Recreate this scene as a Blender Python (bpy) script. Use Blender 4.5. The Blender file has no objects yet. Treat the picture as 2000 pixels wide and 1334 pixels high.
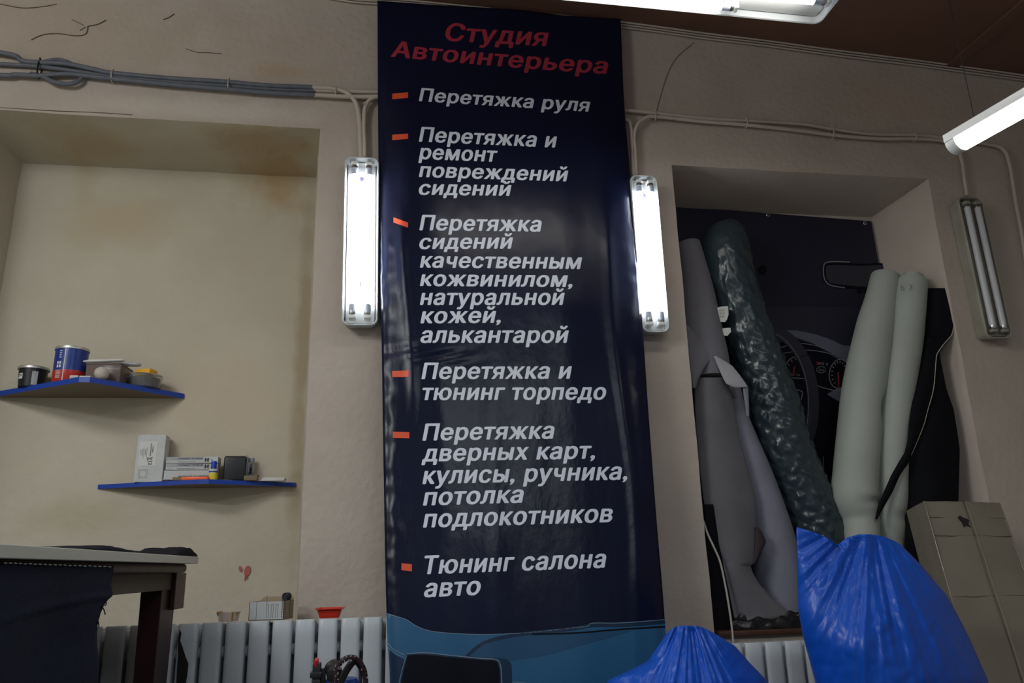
import bpy, bmesh, math, random
from mathutils import Vector, Matrix, noise, geometry

S = bpy.context.scene
COL = S.collection
random.seed(5)

# ------------------------------------------------------------------ camera
F = 1532.0                                   # focal length in pixels of a 2000 px wide frame
CAM = Vector((0.0, -2.8, 0.9))
AX = Vector((0.98785181, 0.01795154, 0.15435852))      # world x, y, z seen in camera axes (right, down, forward)
AY = Vector((-0.15329762, 0.27536743, 0.94903773))
AZ = Vector((-0.02546862, -0.96117143, 0.27477414))
cam_data = bpy.data.cameras.new('camera')
cam_data.sensor_width = 36.0
cam_data.lens = F / 2000.0 * 36.0
cam_data.clip_start = 0.02
cam = bpy.data.objects.new('camera', cam_data)
COL.objects.link(cam)
right = Vector((AX.x, AY.x, AZ.x)); down = Vector((AX.y, AY.y, AZ.y)); fwd = Vector((AX.z, AY.z, AZ.z))
m = Matrix((right, -down, -fwd)).transposed().to_4x4()
m.translation = CAM
cam.matrix_world = m
S.camera = cam

# ------------------------------------------------------------------ world, lights, exposure
S.view_settings.view_transform = 'Standard'
S.view_settings.look = 'None'
S.view_settings.exposure = 0.0
S.view_settings.gamma = 1.0
w = bpy.data.worlds.new('world'); S.world = w
w.use_nodes = True
w.node_tree.nodes['Background'].inputs[0].default_value = (0.82, 0.93, 1.0, 1)
w.node_tree.nodes['Background'].inputs[1].default_value = 0.20

def area_light(name, loc, target, sx, sy, power, col):
    l = bpy.data.lights.new(name, 'AREA'); l.shape = 'RECTANGLE'; l.size = sx; l.size_y = sy
    l.energy = power; l.color = col
    o = bpy.data.objects.new(name, l); COL.objects.link(o)
    o.location = loc
    o.rotation_euler = (Vector(target) - Vector(loc)).to_track_quat('-Z', 'Y').to_euler()
    return o
# the workshop's other strip lights, on the ceiling behind and beside the camera, plus one added fill
pt = bpy.data.lights.new('bare_tube_light', 'POINT'); pt.energy = 42; pt.shadow_soft_size = 0.28; pt.color = (0.94, 0.98, 0.98)
po = bpy.data.objects.new('bare_tube_light', pt); COL.objects.link(po); po.location = (-1.85, -1.95, 2.72)
area_light('strip_light_b', (-2.3, -2.9, 2.55), (-2.3, -2.85, 0), 1.25, 0.14, 46, (0.92, 0.97, 1.0))
area_light('down_fill_light', (-1.5, -1.9, 2.60), (-1.5, -1.8, 0), 1.25, 0.14, 16, (0.95, 0.98, 0.98))  # added downward fill that brightens the walls, not a lamp of its own
area_light('strip_light_c', (0.7, -3.2, 2.55), (0.7, -3.1, 0), 1.25, 0.14, 22, (0.90, 0.96, 1.0))
TUBE_GLOW = 40.0
DOWN_GLOW = 15.0

# ------------------------------------------------------------------ helpers
def at(px, py, Y):
    """the point on the vertical plane y = Y seen at a pixel of the 2000 x 1334 photograph"""
    c = Vector((px - 1000.0, py - 667.0, F))
    d = Vector((AX.dot(c), AY.dot(c), AZ.dot(c)))
    return CAM + d * ((Y - CAM.y) / d.y)

def lerp(a, b, t): return a + (b - a) * t
def clamp(t, a=0.0, b=1.0): return max(a, min(b, t))
def smooth(t): t = clamp(t); return t * t * (3 - 2 * t)
def pl(pts, x):
    """piecewise linear lookup in a sorted list of (x, value)"""
    if x <= pts[0][0]: return pts[0][1]
    for (a, va), (b, vb) in zip(pts, pts[1:]):
        if x <= b:
            return va + (vb - va) * (x - a) / (b - a) if b > a else vb
    return pts[-1][1]
def ps(pts, x):
    """smooth (Catmull-Rom) lookup"""
    n = len(pts)
    if x <= pts[0][0]: return pts[0][1]
    if x >= pts[-1][0]: return pts[-1][1]
    i = 0
    while i < n - 2 and x > pts[i + 1][0]: i += 1
    p0 = pts[max(i - 1, 0)]; p1 = pts[i]; p2 = pts[i + 1]; p3 = pts[min(i + 2, n - 1)]
    t = (x - p1[0]) / (p2[0] - p1[0])
    h = p2[0] - p1[0]
    m1 = (p2[1] - p0[1]) / (p2[0] - p0[0]) * h; m2 = (p3[1] - p1[1]) / (p3[0] - p1[0]) * h
    return ((2*t**3 - 3*t*t + 1) * p1[1] + (t**3 - 2*t*t + t) * m1 + (-2*t**3 + 3*t*t) * p2[1] + (t**3 - t*t) * m2)
def catmull(pts, sub=6):
    pts = [Vector(p) for p in pts]
    if len(pts) < 3: return pts
    out = []
    n = len(pts)
    for i in range(n - 1):
        p0 = pts[max(i - 1, 0)]; p1 = pts[i]; p2 = pts[i + 1]; p3 = pts[min(i + 2, n - 1)]
        for k in range(sub):
            t = k / sub
            out.append(0.5 * (2*p1 + (p2 - p0)*t + (2*p0 - 5*p1 + 4*p2 - p3)*t*t + (3*p1 - p0 - 3*p2 + p3)*t**3))
    out.append(pts[-1])
    return out
def nz(x, y=0, z=0): return noise.noise(Vector((x, y, z)))

class MB:
    def __init__(self): self.bm = bmesh.new()
    def add(self, bm2, mi=0, mat=None):
        if mat is not None: bmesh.ops.transform(bm2, matrix=mat, verts=bm2.verts)
        vm = {v: self.bm.verts.new(v.co) for v in bm2.verts}
        for f in bm2.faces:
            try:
                nf = self.bm.faces.new([vm[v] for v in f.verts]); nf.material_index = mi
            except ValueError: pass
        bm2.free()
        return self
    def box(self, c, s, rot=None, bev=0.0, mi=0, seg=2):
        b = bmesh.new()
        bmesh.ops.create_cube(b, size=1.0)
        bmesh.ops.scale(b, vec=Vector(s), verts=b.verts)
        if bev > 0: bmesh.ops.bevel(b, geom=b.edges[:], offset=bev, segments=seg, affect='EDGES', profile=0.5)
        M = Matrix.Translation(Vector(c))
        if rot is not None: M = M @ (rot.to_4x4() if isinstance(rot, Matrix) else rot)
        return self.add(b, mi, M)
    def hexa(self, p, mi=0, bev=0.0):
        """box from eight corners: four of one face, then the four opposite ones"""
        b = bmesh.new()
        v = [b.verts.new(q) for q in p]
        for f in ((0,1,2,3),(7,6,5,4),(0,4,5,1),(1,5,6,2),(2,6,7,3),(3,7,4,0)): b.faces.new([v[i] for i in f])
        bmesh.ops.recalc_face_normals(b, faces=b.faces)
        if bev > 0: bmesh.ops.bevel(b, geom=b.edges[:], offset=bev, segments=2, affect='EDGES', profile=0.5)
        return self.add(b, mi)
    def tube(self, pts, r, n=10, mi=0, cap=True, taper=None):
        pts = [Vector(p) for p in pts]
        rings = []
        T0 = (pts[1] - pts[0]).normalized()
        ref = Vector((0, 0, 1)) if abs(T0.z) < 0.9 else Vector((0, 1, 0))
        N = (ref - T0 * ref.dot(T0)).normalized()
        for i, p in enumerate(pts):
            T = (pts[min(i + 1, len(pts) - 1)] - pts[max(i - 1, 0)])
            T = T.normalized() if T.length > 1e-9 else T0
            N = (N - T * N.dot(T)).normalized()
            B = T.cross(N)
            rr = r[i] if isinstance(r, (list, tuple)) else r
            rings.append([self.bm.verts.new(p + (N * math.cos(a) + B * math.sin(a)) * rr) for a in [2*math.pi*k/n for k in range(n)]])
        for a, b in zip(rings, rings[1:]):
            for k in range(n):
                f = self.bm.faces.new((a[k], a[(k+1) % n], b[(k+1) % n], b[k])); f.material_index = mi
        if cap:
            for q in (rings[0][::-1], rings[-1]):
                f = self.bm.faces.new(q); f.material_index = mi
        return self
    def lathe(self, prof, c, n=28, mi=0, rot=None):
        """profile of (r, z); mi may be a function of the profile index"""
        M = Matrix.Translation(Vector(c))
        if rot is not None: M = M @ rot.to_4x4()
        rings = []
        for r, z in prof:
            if r < 1e-6: rings.append([self.bm.verts.new(M @ Vector((0, 0, z)))])
            else: rings.append([self.bm.verts.new(M @ Vector((r*math.cos(2*math.pi*k/n), r*math.sin(2*math.pi*k/n), z))) for k in range(n)])
        for i, (a, b) in enumerate(zip(rings, rings[1:])):
            mm = mi(i) if callable(mi) else mi
            for k in range(n):
                k2 = (k + 1) % n
                if len(a) == 1 and len(b) == 1: continue
                if len(a) == 1: q = (a[0], b[k2], b[k])
                elif len(b) == 1: q = (a[k], a[k2], b[0])
                else: q = (a[k], a[k2], b[k2], b[k])
                f = self.bm.faces.new(q); f.material_index = mm
        return self
    def grid(self, fn, nu, nv, mi=0, closeu=False, fmi=None):
        V = [[self.bm.verts.new(fn(i / nu, j / nv)) for i in range(nu if closeu else nu + 1)] for j in range(nv + 1)]
        for j in range(nv):
            for i in range(nu):
                i2 = (i + 1) % nu if closeu else i + 1
                f = self.bm.faces.new((V[j][i], V[j][i2], V[j+1][i2], V[j+1][i]))
                f.material_index = fmi((i + .5) / nu, (j + .5) / nv) if fmi else mi
        return V
    def face(self, pts, mi=0):
        f = self.bm.faces.new([self.bm.verts.new(p) for p in pts]); f.material_index = mi
        return f
    def prism(self, pts, off, mi=0, bev=0.0):
        b = bmesh.new(); off = Vector(off)
        a = [b.verts.new(p) for p in pts]; c = [b.verts.new(Vector(p) + off) for p in pts]
        n = len(pts)
        b.faces.new(a); b.faces.new(c[::-1])
        for i in range(n): b.faces.new((a[i], c[i], c[(i+1) % n], a[(i+1) % n]))
        bmesh.ops.recalc_face_normals(b, faces=b.faces)
        if bev > 0: bmesh.ops.bevel(b, geom=b.edges[:], offset=bev, segments=2, affect='EDGES', profile=0.5)
        return self.add(b, mi)

def root_of(o):
    while o.parent: o = o.parent
    return o
def obj(name, mb, mats, parent=None, sm=True, ang=35, normals=True, base=None):
    bm = mb.bm
    if normals: bmesh.ops.recalc_face_normals(bm, faces=bm.faces[:])
    if parent is not None: org = root_of(parent).location.copy()
    elif base is not None: org = Vector(base)
    else:
        co = [v.co for v in bm.verts]
        org = Vector(((min(c.x for c in co) + max(c.x for c in co)) / 2, (min(c.y for c in co) + max(c.y for c in co)) / 2, min(c.z for c in co)))
    bmesh.ops.translate(bm, vec=-org, verts=bm.verts)
    me = bpy.data.meshes.new(name)
    bm.to_mesh(me); bm.free()
    for mt in (mats if isinstance(mats, (list, tuple)) else [mats]): me.materials.append(mt)
    if sm:
        me.polygons.foreach_set('use_smooth', [True] * len(me.polygons))
        me.set_sharp_from_angle(angle=math.radians(ang))
    o = bpy.data.objects.new(name, me); COL.objects.link(o)
    if parent is not None: o.parent = parent
    else: o.location = org
    return o
def tag(o, label, cat, group=None, kind=None):
    o['label'] = label; o['category'] = cat
    if group: o['group'] = group
    if kind: o['kind'] = kind
    return o
def thing(name, label, cat, loc, group=None):
    o = bpy.data.objects.new(name, None); COL.objects.link(o)
    o.location = Vector(loc); o.empty_display_size = 0.05
    return tag(o, label, cat, group)
def struct(name, mb, mats, **k):
    o = obj(name, mb, mats, **k); o['kind'] = 'structure'
    return o
def thicken(o, t, rim=None, offset=-1):
    md = o.modifiers.new('thickness', 'SOLIDIFY'); md.thickness = t; md.offset = offset
    if rim is not None: md.material_offset_rim = rim
    return o

# ------------------------------------------------------------------ materials
def mat(name, col, rough=0.6, spec=0.5, metal=0.0, col2=None, cs=8.0, cf=0.5, bump=0.0, bs=60.0, bdist=0.01, coat=0.0, emit=None, estr=0.0,
        alpha=None, trans=0.0, sheen=0.0, aniso=None, detail=6, stains=(), ior=1.45):
    M = bpy.data.materials.new(name); M.use_nodes = True
    nt = M.node_tree; N = nt.nodes; L = nt.links
    P = N['Principled BSDF']
    P.inputs['Roughness'].default_value = rough
    P.inputs['Specular IOR Level'].default_value = spec
    P.inputs['Metallic'].default_value = metal
    P.inputs['IOR'].default_value = ior
    P.inputs['Coat Weight'].default_value = coat
    P.inputs['Transmission Weight'].default_value = trans
    P.inputs['Sheen Weight'].default_value = sheen
    P.inputs['Base Color'].default_value = (*col, 1)
    G = N.new('ShaderNodeNewGeometry')
    out = None
    if col2 is not None:
        T = N.new('ShaderNodeTexNoise'); T.inputs['Scale'].default_value = cs; T.inputs['Detail'].default_value = detail
        T.inputs['Roughness'].default_value = 0.6
        L.new(G.outputs['Position'], T.inputs['Vector'])
        R = N.new('ShaderNodeMapRange'); R.inputs[1].default_value = 0.5 - 0.22; R.inputs[2].default_value = 0.5 + 0.22
        R.inputs[4].default_value = 2 * cf
        L.new(T.outputs['Fac'], R.inputs[0])
        X = N.new('ShaderNodeMix'); X.data_type = 'RGBA'
        X.inputs['A'].default_value = (*col, 1); X.inputs['B'].default_value = (*col2, 1)
        L.new(R.outputs[0], X.inputs['Factor'])
        out = X.outputs['Result']
    for (c, rad, scol, amt) in stains:                     # stains with a place and shape of their own
        D = N.new('ShaderNodeVectorMath'); D.operation = 'SUBTRACT'; D.inputs[1].default_value = c
        L.new(G.outputs['Position'], D.inputs[0])
        T = N.new('ShaderNodeTexNoise'); T.inputs['Scale'].default_value = 7.0; T.inputs['Detail'].default_value = 5
        L.new(G.outputs['Position'], T.inputs['Vector'])
        DV = N.new('ShaderNodeVectorMath'); DV.operation = 'DIVIDE'; DV.inputs[1].default_value = rad
        L.new(D.outputs[0], DV.inputs[0])
        LE = N.new('ShaderNodeVectorMath'); LE.operation = 'LENGTH'; L.new(DV.outputs[0], LE.inputs[0])
        A = N.new('ShaderNodeMath'); A.operation = 'MULTIPLY_ADD'; A.inputs[1].default_value = 1.6; A.inputs[2].default_value = -0.8
        L.new(T.outputs['Fac'], A.inputs[0])
        AD = N.new('ShaderNodeMath'); AD.operation = 'ADD'; L.new(LE.outputs['Value'], AD.inputs[0]); L.new(A.outputs[0], AD.inputs[1])
        R = N.new('ShaderNodeMapRange'); R.inputs[1].default_value = 1.05; R.inputs[2].default_value = 0.35; R.inputs[3].default_value = 0; R.inputs[4].default_value = amt
        L.new(AD.outputs[0], R.inputs[0])
        X = N.new('ShaderNodeMix'); X.data_type = 'RGBA'; X.inputs['B'].default_value = (*scol, 1)
        if out is not None: L.new(out, X.inputs['A'])
        else: X.inputs['A'].default_value = (*col, 1)
        L.new(R.outputs[0], X.inputs['Factor']); out = X.outputs['Result']
    if out is not None: L.new(out, P.inputs['Base Color'])
    if bump > 0:
        T = N.new('ShaderNodeTexNoise'); T.inputs['Scale'].default_value = bs; T.inputs['Detail'].default_value = 5
        if aniso:
            MP = N.new('ShaderNodeMapping'); MP.inputs['Scale'].default_value = aniso
            L.new(G.outputs['Position'], MP.inputs['Vector']); L.new(MP.outputs[0], T.inputs['Vector'])
        else: L.new(G.outputs['Position'], T.inputs['Vector'])
        B = N.new('ShaderNodeBump'); B.inputs['Strength'].default_value = bump; B.inputs['Distance'].default_value = bdist
        L.new(T.outputs['Fac'], B.inputs['Height']); L.new(B.outputs[0], P.inputs['Normal'])
    if emit:
        P.inputs['Emission Color'].default_value = (*emit, 1); P.inputs['Emission Strength'].default_value = estr
    if alpha is not None: P.inputs['Alpha'].default_value = alpha
    return M

OCH = (0.42, 0.29, 0.13)
M = {}
M['plaster'] = mat('plaster_pink', (0.54, 0.475, 0.415), 0.85, 0.3, col2=(0.45, 0.385, 0.33), cs=2.6, cf=0.5, bump=0.6, bs=38, bdist=0.006,
    stains=[((at(550, 140, 0)), (.20, .3, .05), (0.44, 0.32, 0.2), 0.55), (at(150, 60, 0), (.9, .4, .22), (0.42, 0.34, 0.26), 0.5),
            (at(420, 215, 0), (.5, .3, .05), (0.60, 0.54, 0.47), 0.7), (at(1750, 200, 0), (.5, .3, .2), (0.46, 0.35, 0.27), 0.5)])
M['plaster_niche'] = mat('plaster_ochre', (0.55, 0.505, 0.41), 0.85, 0.3, col2=(0.49, 0.44, 0.345), cs=3.0, cf=0.55, bump=0.55, bs=30, bdist=0.006,
    stains=[(at(170, 285, 0.2), (.18, .25, .15), OCH, 0.5), (at(500, 300, 0.2), (.22, .3, .25), OCH, 0.55), (at(560, 330, 0.3), (.12, .3, .2), OCH, 0.5),
            (at(590, 700, 0.37), (.045, .4, .9), (0.33, 0.25, 0.15), 0.6), (at(240, 430, 0.37), (.25, .2, .13), (0.48, 0.37, 0.21), 0.5),
            (at(440, 780, 0.37), (.3, .2, .25), (0.58, 0.46, 0.34), 0.5), (at(120, 1010, 0.37), (.22, .2, .07), (0.42, 0.36, 0.25), 0.5)])
M['plaster_reveal'] = mat('plaster_reveal', (0.58, 0.51, 0.45), 0.85, 0.3, col2=(0.50, 0.43, 0.38), cs=3, bump=0.3, bs=36, bdist=0.006)
M['crack'] = mat('crack_dark', (0.16, 0.11, 0.08), 0.9, 0.1)
M['red_stain'] = mat('red_paint', (0.42, 0.12, 0.105), 0.6, 0.3)
M['ceiling'] = mat('ceiling_brown', (0.17, 0.085, 0.06), 0.6, 0.4, col2=(0.14, 0.07, 0.05), cs=3, bump=0.1, bs=30)
M['floor'] = mat('concrete', (0.20, 0.19, 0.18), 0.8, 0.3, col2=(0.14, 0.13, 0.12), cs=4, bump=0.2, bs=40)
M['conduit_grey'] = mat('conduit_grey', (0.10, 0.115, 0.15), 0.55, 0.4, col2=(0.15, 0.16, 0.18), cs=30, cf=.5)
M['conduit_painted'] = mat('conduit_painted', (0.56, 0.50, 0.43), 0.6, 0.4, col2=(0.48, 0.42, 0.36), cs=12)
M['tie_black'] = mat('tie_black', (0.012, 0.012, 0.014), 0.5)
M['lamp_grey'] = mat('lamp_body_grey', (0.50, 0.53, 0.55), 0.45, 0.5)
M['lamp_white'] = mat('lamp_white', (0.80, 0.81, 0.80), 0.35, 0.5)
M['lamp_old'] = mat('lamp_aged', (0.36, 0.35, 0.30), 0.5, 0.4, col2=(0.28, 0.27, 0.22), cs=9)
M['tube_lit'] = mat('tube_lit', (0.9, 0.9, 0.9), 0.4, emit=(0.90, 0.95, 1.0), estr=TUBE_GLOW)
M['tube_lit_warm'] = mat('tube_lit_warm', (0.9, 0.9, 0.9), 0.4, emit=(1.0, 0.97, 0.90), estr=DOWN_GLOW)
M['tube_back'] = mat('tube_back', (0.75, 0.76, 0.76), 0.4)
M['tube_off'] = mat('tube_off', (0.60, 0.62, 0.65), 0.14, 0.5)
M['tube_label'] = mat('tube_end_print', (0.50, 0.55, 0.66), 0.4)
M['metal'] = mat('metal', (0.62, 0.63, 0.65), 0.28, 0.5, metal=1.0)
M['slot'] = mat('slot_dark', (0.05, 0.05, 0.09), 0.6)
M['satin'] = mat('banner_satin', (0.0055, 0.0080, 0.026), 0.27, 0.30, col2=(0.008, 0.012, 0.040), cs=3, bump=0.22, bs=7, bdist=0.03, aniso=(1, 1, 0.5))
def translucent(mt, col, fac):
    nt = mt.node_tree; P = nt.nodes['Principled BSDF']; O = nt.nodes['Material Output']
    T = nt.nodes.new('ShaderNodeBsdfTranslucent'); T.inputs['Color'].default_value = (*col, 1)
    A = nt.nodes.new('ShaderNodeAddShader') if fac is None else nt.nodes.new('ShaderNodeMixShader')
    if fac is not None: A.inputs[0].default_value = fac
    nt.links.new(P.outputs[0], A.inputs[-2]); nt.links.new(T.outputs[0], A.inputs[-1]); nt.links.new(A.outputs[0], O.inputs['Surface'])
translucent(M['satin'], (0.08, 0.09, 0.50), 0.16)
M['print_grey'] = mat('print_grey', (0.70, 0.75, 0.87), 0.35, 0.4)
M['print_red'] = mat('print_red', (0.40, 0.035, 0.065), 0.45, 0.4)
M['print_orange'] = mat('print_orange', (0.75, 0.09, 0.03), 0.45, 0.5)
def pr(n, c, r=0.45): M[n] = mat(n, c, r, 0.5)
pr('print_blue', (0.017, 0.098, 0.215)); pr('print_blue_deep', (0.010, 0.060, 0.15)); pr('print_blue_dark', (0.004, 0.022, 0.06)); M['print_black'] = mat('print_black', (0.004, 0.005, 0.010), 0.5, 0.15)
pr('print_line', (0.16, 0.24, 0.33)); pr('print_blue_mid', (0.011, 0.066, 0.15))
M['radiator'] = mat('radiator_white', (0.54, 0.58, 0.62), 0.35, 0.5, col2=(0.48, 0.52, 0.56), cs=5)
M['soot'] = mat('soot_stain', (0.012, 0.010, 0.010), 0.9)

# ------------------------------------------------------------------ the room
XL, XR, YB = -2.9, 3.5, -5.6
def ceil_z(x):
    return pl([(-3, 3.215), (-0.153, 3.190), (0.976, 3.168), (2.95, 3.057), (3.6, 3.02)], x)
LXL, LXR, LZT = -1.545, -0.283, 2.563          # niche with the shelves
LBL, LBR, LBZ, LD = -1.508, -0.327, 2.545, 0.373
RXL, RXR, RZT, RZB = 1.150, 2.329, 2.490, 0.640  # niche with the rolls
RBL, RBR, RBZ, RD = 1.215, 2.262, 2.452, 0.327

def jit(p, a=0.0035):
    q = p * 5.0
    n = noise.noise_vector(q) + noise.noise_vector(q * 3.1) * 0.4
    return p + Vector((n.x * a, n.y * a * 0.8, n.z * a))
wall = MB()
def patch(c00, c10, c11, c01, mi, step=0.05, jf=jit):
    c00, c10, c11, c01 = map(Vector, (c00, c10, c11, c01))
    nu = max(1, int(max((c10 - c00).length, (c11 - c01).length) / step)); nv = max(1, int(max((c01 - c00).length, (c11 - c10).length) / step))
    wall.grid(lambda u, v: jf(lerp(lerp(c00, c10, u), lerp(c01, c11, u), v)), nu, nv, mi)
xs = [XL, LXL, LXR, RXL, RXR, XR]
zs = [0.0, RZB, RZT, LZT, 3.30]
for i in range(5):
    for j in range(4):
        if i == 1 and j < 3: continue
        if i == 3 and j == 1: continue
        patch((xs[i], 0, zs[j]), (xs[i+1], 0, zs[j]), (xs[i+1], 0, zs[j+1]), (xs[i], 0, zs[j+1]), 0)
# niche with the shelves: back, soffit, two reveals
for z0, z1, b1 in ((0.0, RZB, None), (RZB, RZT, None), (RZT, LZT, LBZ)):
    t0 = min(z0, LBZ) if b1 is None else RZT - 0.02; t1 = z1 if b1 is None else LBZ
    if b1 is None and z1 == RZT: t1 = RZT - 0.02
    patch((LBL, LD, t0), (LBR, LD, t0), (LBR, LD, t1), (LBL, LD, t1), 1)
    patch((LXL, 0, z0), (LBL, LD, t0), (LBL, LD, t1), (LXL, 0, z1), 1)
    patch((LXR, 0, z0), (LBR, LD, t0), (LBR, LD, t1), (LXR, 0, z1), 2)
patch((LXL, 0, LZT), (LXR, 0, LZT), (LBR, LD, LBZ), (LBL, LD, LBZ), 1)
# niche with the rolls
patch((RBL, RD, RZB), (RBR, RD, RZB), (RBR, RD, RBZ), (RBL, RD, RBZ), 2)
patch((RXL, 0, RZB), (RBL, RD, RZB), (RBL, RD, RBZ), (RXL, 0, RZT), 2)
patch((RXR, 0, RZB), (RBR, RD, RZB), (RBR, RD, RBZ), (RXR, 0, RZT), 2)
patch((RXL, 0, RZT), (RXR, 0, RZT), (RBR, RD, RBZ), (RBL, RD, RBZ), 2)
patch((RXL, 0, RZB), (RXR, 0, RZB), (RBR, RD, RZB), (RBL, RD, RZB), 2)
# hairline cracks in the plaster
def crack(pts, r=0.0012, Y=-0.002, sx=0.38, ox=0.0):
    q = [at(ox + x * sx, y * sx, Y) for x, y in pts]
    wall.tube(catmull(q, 3), r, 5, 3)
crack([(160,205),(220,178),(300,172),(380,183),(435,178),(450,150),(452,135),(500,125),(545,103)], 0.0016)
crack([(440,138),(410,156)]); crack([(370,100),(400,115),(430,130)])
crack([(838,100),(870,88),(895,70)], 0.0015); crack([(955,250),(1010,268),(1070,270),(1140,276)], 0.0013)
crack([(0,20),(110,40),(200,36),(290,22)], 0.0016)
crack([(600,180),(525,245),(480,330),(440,470)], 0.0010, sx=0.46, ox=1080)
crack([(0,553),(120,560),(300,570),(500,578),(680,590)], 0.0012)
# a splash of red paint with two drips
Yp = LD - 0.006
def blob(cx, cy, rx, ry, tilt):
    pts = []
    for k in range(22):
        a = 2 * math.pi * k / 22
        x, y = rx * math.cos(a), ry * math.sin(a)
        pts.append(at(cx + x * math.cos(tilt) - y * math.sin(tilt), cy + x * math.sin(tilt) + y * math.cos(tilt), Yp))
    wall.prism(pts, (0, 0.004, 0), 4)
blob(469.5, 1111, 3.2, 6.0, -0.2); blob(483.0, 1115, 6.0, 10.5, 0.25)
wall.tube([at(479.5, 1122, Yp), at(478.5, 1129, Yp), at(478, 1134, Yp)], 0.0018, 6, 4)
wall.tube([at(482, 1122, Yp), at(482.3, 1128, Yp), at(482, 1131, Yp)], 0.0018, 6, 4)
wo = struct('wall_back', wall, [M['plaster'], M['plaster_niche'], M['plaster_reveal'], M['crack'], M['red_stain']], ang=50, base=(0, 0, 0))

b = MB(); b.box(((XL + XR) / 2, (YB + 0.6) / 2, -0.05), (XR - XL + 0.4, 0.6 - YB, 0.1))
struct('floor', b, M['floor'], base=(0, 0, 0))
b = MB()
for xa, xb in ((-3.1, -0.153), (-0.153, 0.976), (0.976, 3.7)):
    b.hexa([(xa, YB, ceil_z(xa)), (xb, YB, ceil_z(xb)), (xb, 0.5, ceil_z(xb)), (xa, 0.5, ceil_z(xa)),
            (xa, YB, 3.4), (xb, YB, 3.4), (xb, 0.5, 3.4), (xa, 0.5, 3.4)])
s0 = at(1857, 116, -0.01); s1 = Vector((s0.x + 0.10, -3.0, 0))
s0.z = ceil_z(s0.x) + 0.001; s1.z = ceil_z(s1.x) + 0.001
b.hexa([s0 + Vector((-.03, 0, -.006)), s0 + Vector((.03, 0, -.008)), s1 + Vector((.03, 0, -.008)), s1 + Vector((-.03, 0, -.006)),
        s0 + Vector((-.03, 0, .02)), s0 + Vector((.03, 0, .02)), s1 + Vector((.03, 0, .02)), s1 + Vector((-.03, 0, .02))])
struct('ceiling', b, M['ceiling'], base=(0, 0, 3.1))
b = MB(); b.box((XL - 0.05, (YB + 0.2) / 2, 1.65), (0.1, 0.2 - YB, 3.3)); struct('wall_left', b, M['plaster_niche'], base=(XL, 0, 0))
b = MB(); b.box((XR + 0.05, (YB + 0.2) / 2, 1.65), (0.1, 0.2 - YB, 3.3)); struct('wall_right', b, M['plaster'], base=(XR, 0, 0))

# ------------------------------------------------------------------ conduits along the wall
def conduit(pts, r, mats, label, cat='cable conduit', group='conduits along the wall', Y=-0.022, ribs=True, name='cable_conduit', split=None):
    q = catmull([at(p[0], p[1], p[2] if len(p) > 2 else Y) for p in pts], 14)
    if ribs:                                   # resample so the ribs of the corrugated tube are even
        d = [0.0]
        for a, c in zip(q, q[1:]): d.append(d[-1] + (c - a).length)
        step = 0.0042; n = int(d[-1] / step); out = []; k = 0
        for i in range(n + 1):
            s = i * step
            while k < len(d) - 2 and d[k + 1] < s: k += 1
            t = (s - d[k]) / max(1e-9, d[k + 1] - d[k]); out.append(q[k].lerp(q[k + 1], clamp(t)))
        q = out
        rr = [r * (1.0 if i % 2 else 0.90) for i in range(len(q))]
    else: rr = r
    b = MB(); b.tube(q, rr, 10)
    if split is not None:
        for f in b.bm.faces:
            c = f.calc_center_median()
            f.material_index = 1 if c.x + nz(c.x * 30, c.z * 30) * 0.03 > split else 0
    o = obj(name, b, mats, ang=80)
    return tag(o, label, cat, group)
G2 = [M['conduit_grey'], M['conduit_painted']]
spx = at(615, 175, 0).x
conduit([(-1500,20),(-500,72),(-30,100),(45,119),(75,122),(130,125),(185,136),(220,143),(330,153),(440,160),(520,167),(615,171),(655,174),(681,184),(697,205),(703,240),(704,275),(705,309)], .0098, G2,
        'upper grey conduit of the bundle, bending down into the lit lamp near the shelf niche', split=spx)
conduit([(-1500,70),(-500,120),(-30,146),(30,146),(75,148),(130,145),(185,150),(220,154),(330,165),(440,174),(520,181),(620,186),(680,189),(760,189)], .0098, G2,
        'lowest grey conduit of the bundle, painted beige where it runs behind the banner', split=spx)
conduit([(-1500,45),(-500,98),(-30,124),(30,127),(75,130),(130,137),(190,146),(225,150),(330,160),(440,168),(560,176),(650,178),(760,181)], .0090, G2,
        'middle grey conduit squeezed between the upper and lowest conduits', Y=-0.014, split=spx)
conduit([(60,144,-.012),(85,150,-.02),(105,160,-.026),(135,164,-.026),(155,158,-.022),(162,148,-.012)], .0092, M['conduit_grey'],
        'short grey conduit loop sagging below the bundle near its black tie')
conduit([(70,126,-.010),(95,119,-.014),(115,117,-.014),(134,122,-.010),(150,132,-.008)], .0080, M['conduit_grey'],
        'short grey conduit loop humped above the bundle near its black tie')
conduit([(760,188),(735,190),(721,197),(713,212),(711,245),(712,280),(712,309)], .0090, M['conduit_painted'],
        'painted conduit curving from behind the banner down to the lamp left of it')
conduit([(1200,214),(1225,216),(1280,221),(1370,231),(1455,236),(1560,242),(1625,252),(1700,262),(1785,264),(1850,270),(1925,281),(1958,291),(1972,322),(1984,396),(1996,460),(2010,560)], .0085, M['conduit_painted'],
        'long painted conduit running past the niche of rolls and down by the unlit lamp')
conduit([(1242,342),(1241,300),(1239,265),(1246,243),(1262,231),(1280,228),(1370,237),(1460,244),(1560,255),(1640,265),(1720,271),(1785,271),(1840,275),(1868,288),(1879,315),(1884,350),(1889,384)], .0085, M['conduit_painted'],
        'painted conduit linking the lit lamp beside the banner to the unlit lamp')
conduit([(1200,232),(1225,234),(1231,244),(1234,275),(1236,310),(1237,344)], .0085, M['conduit_painted'],
        'short painted conduit dropping along the banner edge to the lit lamp')
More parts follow.
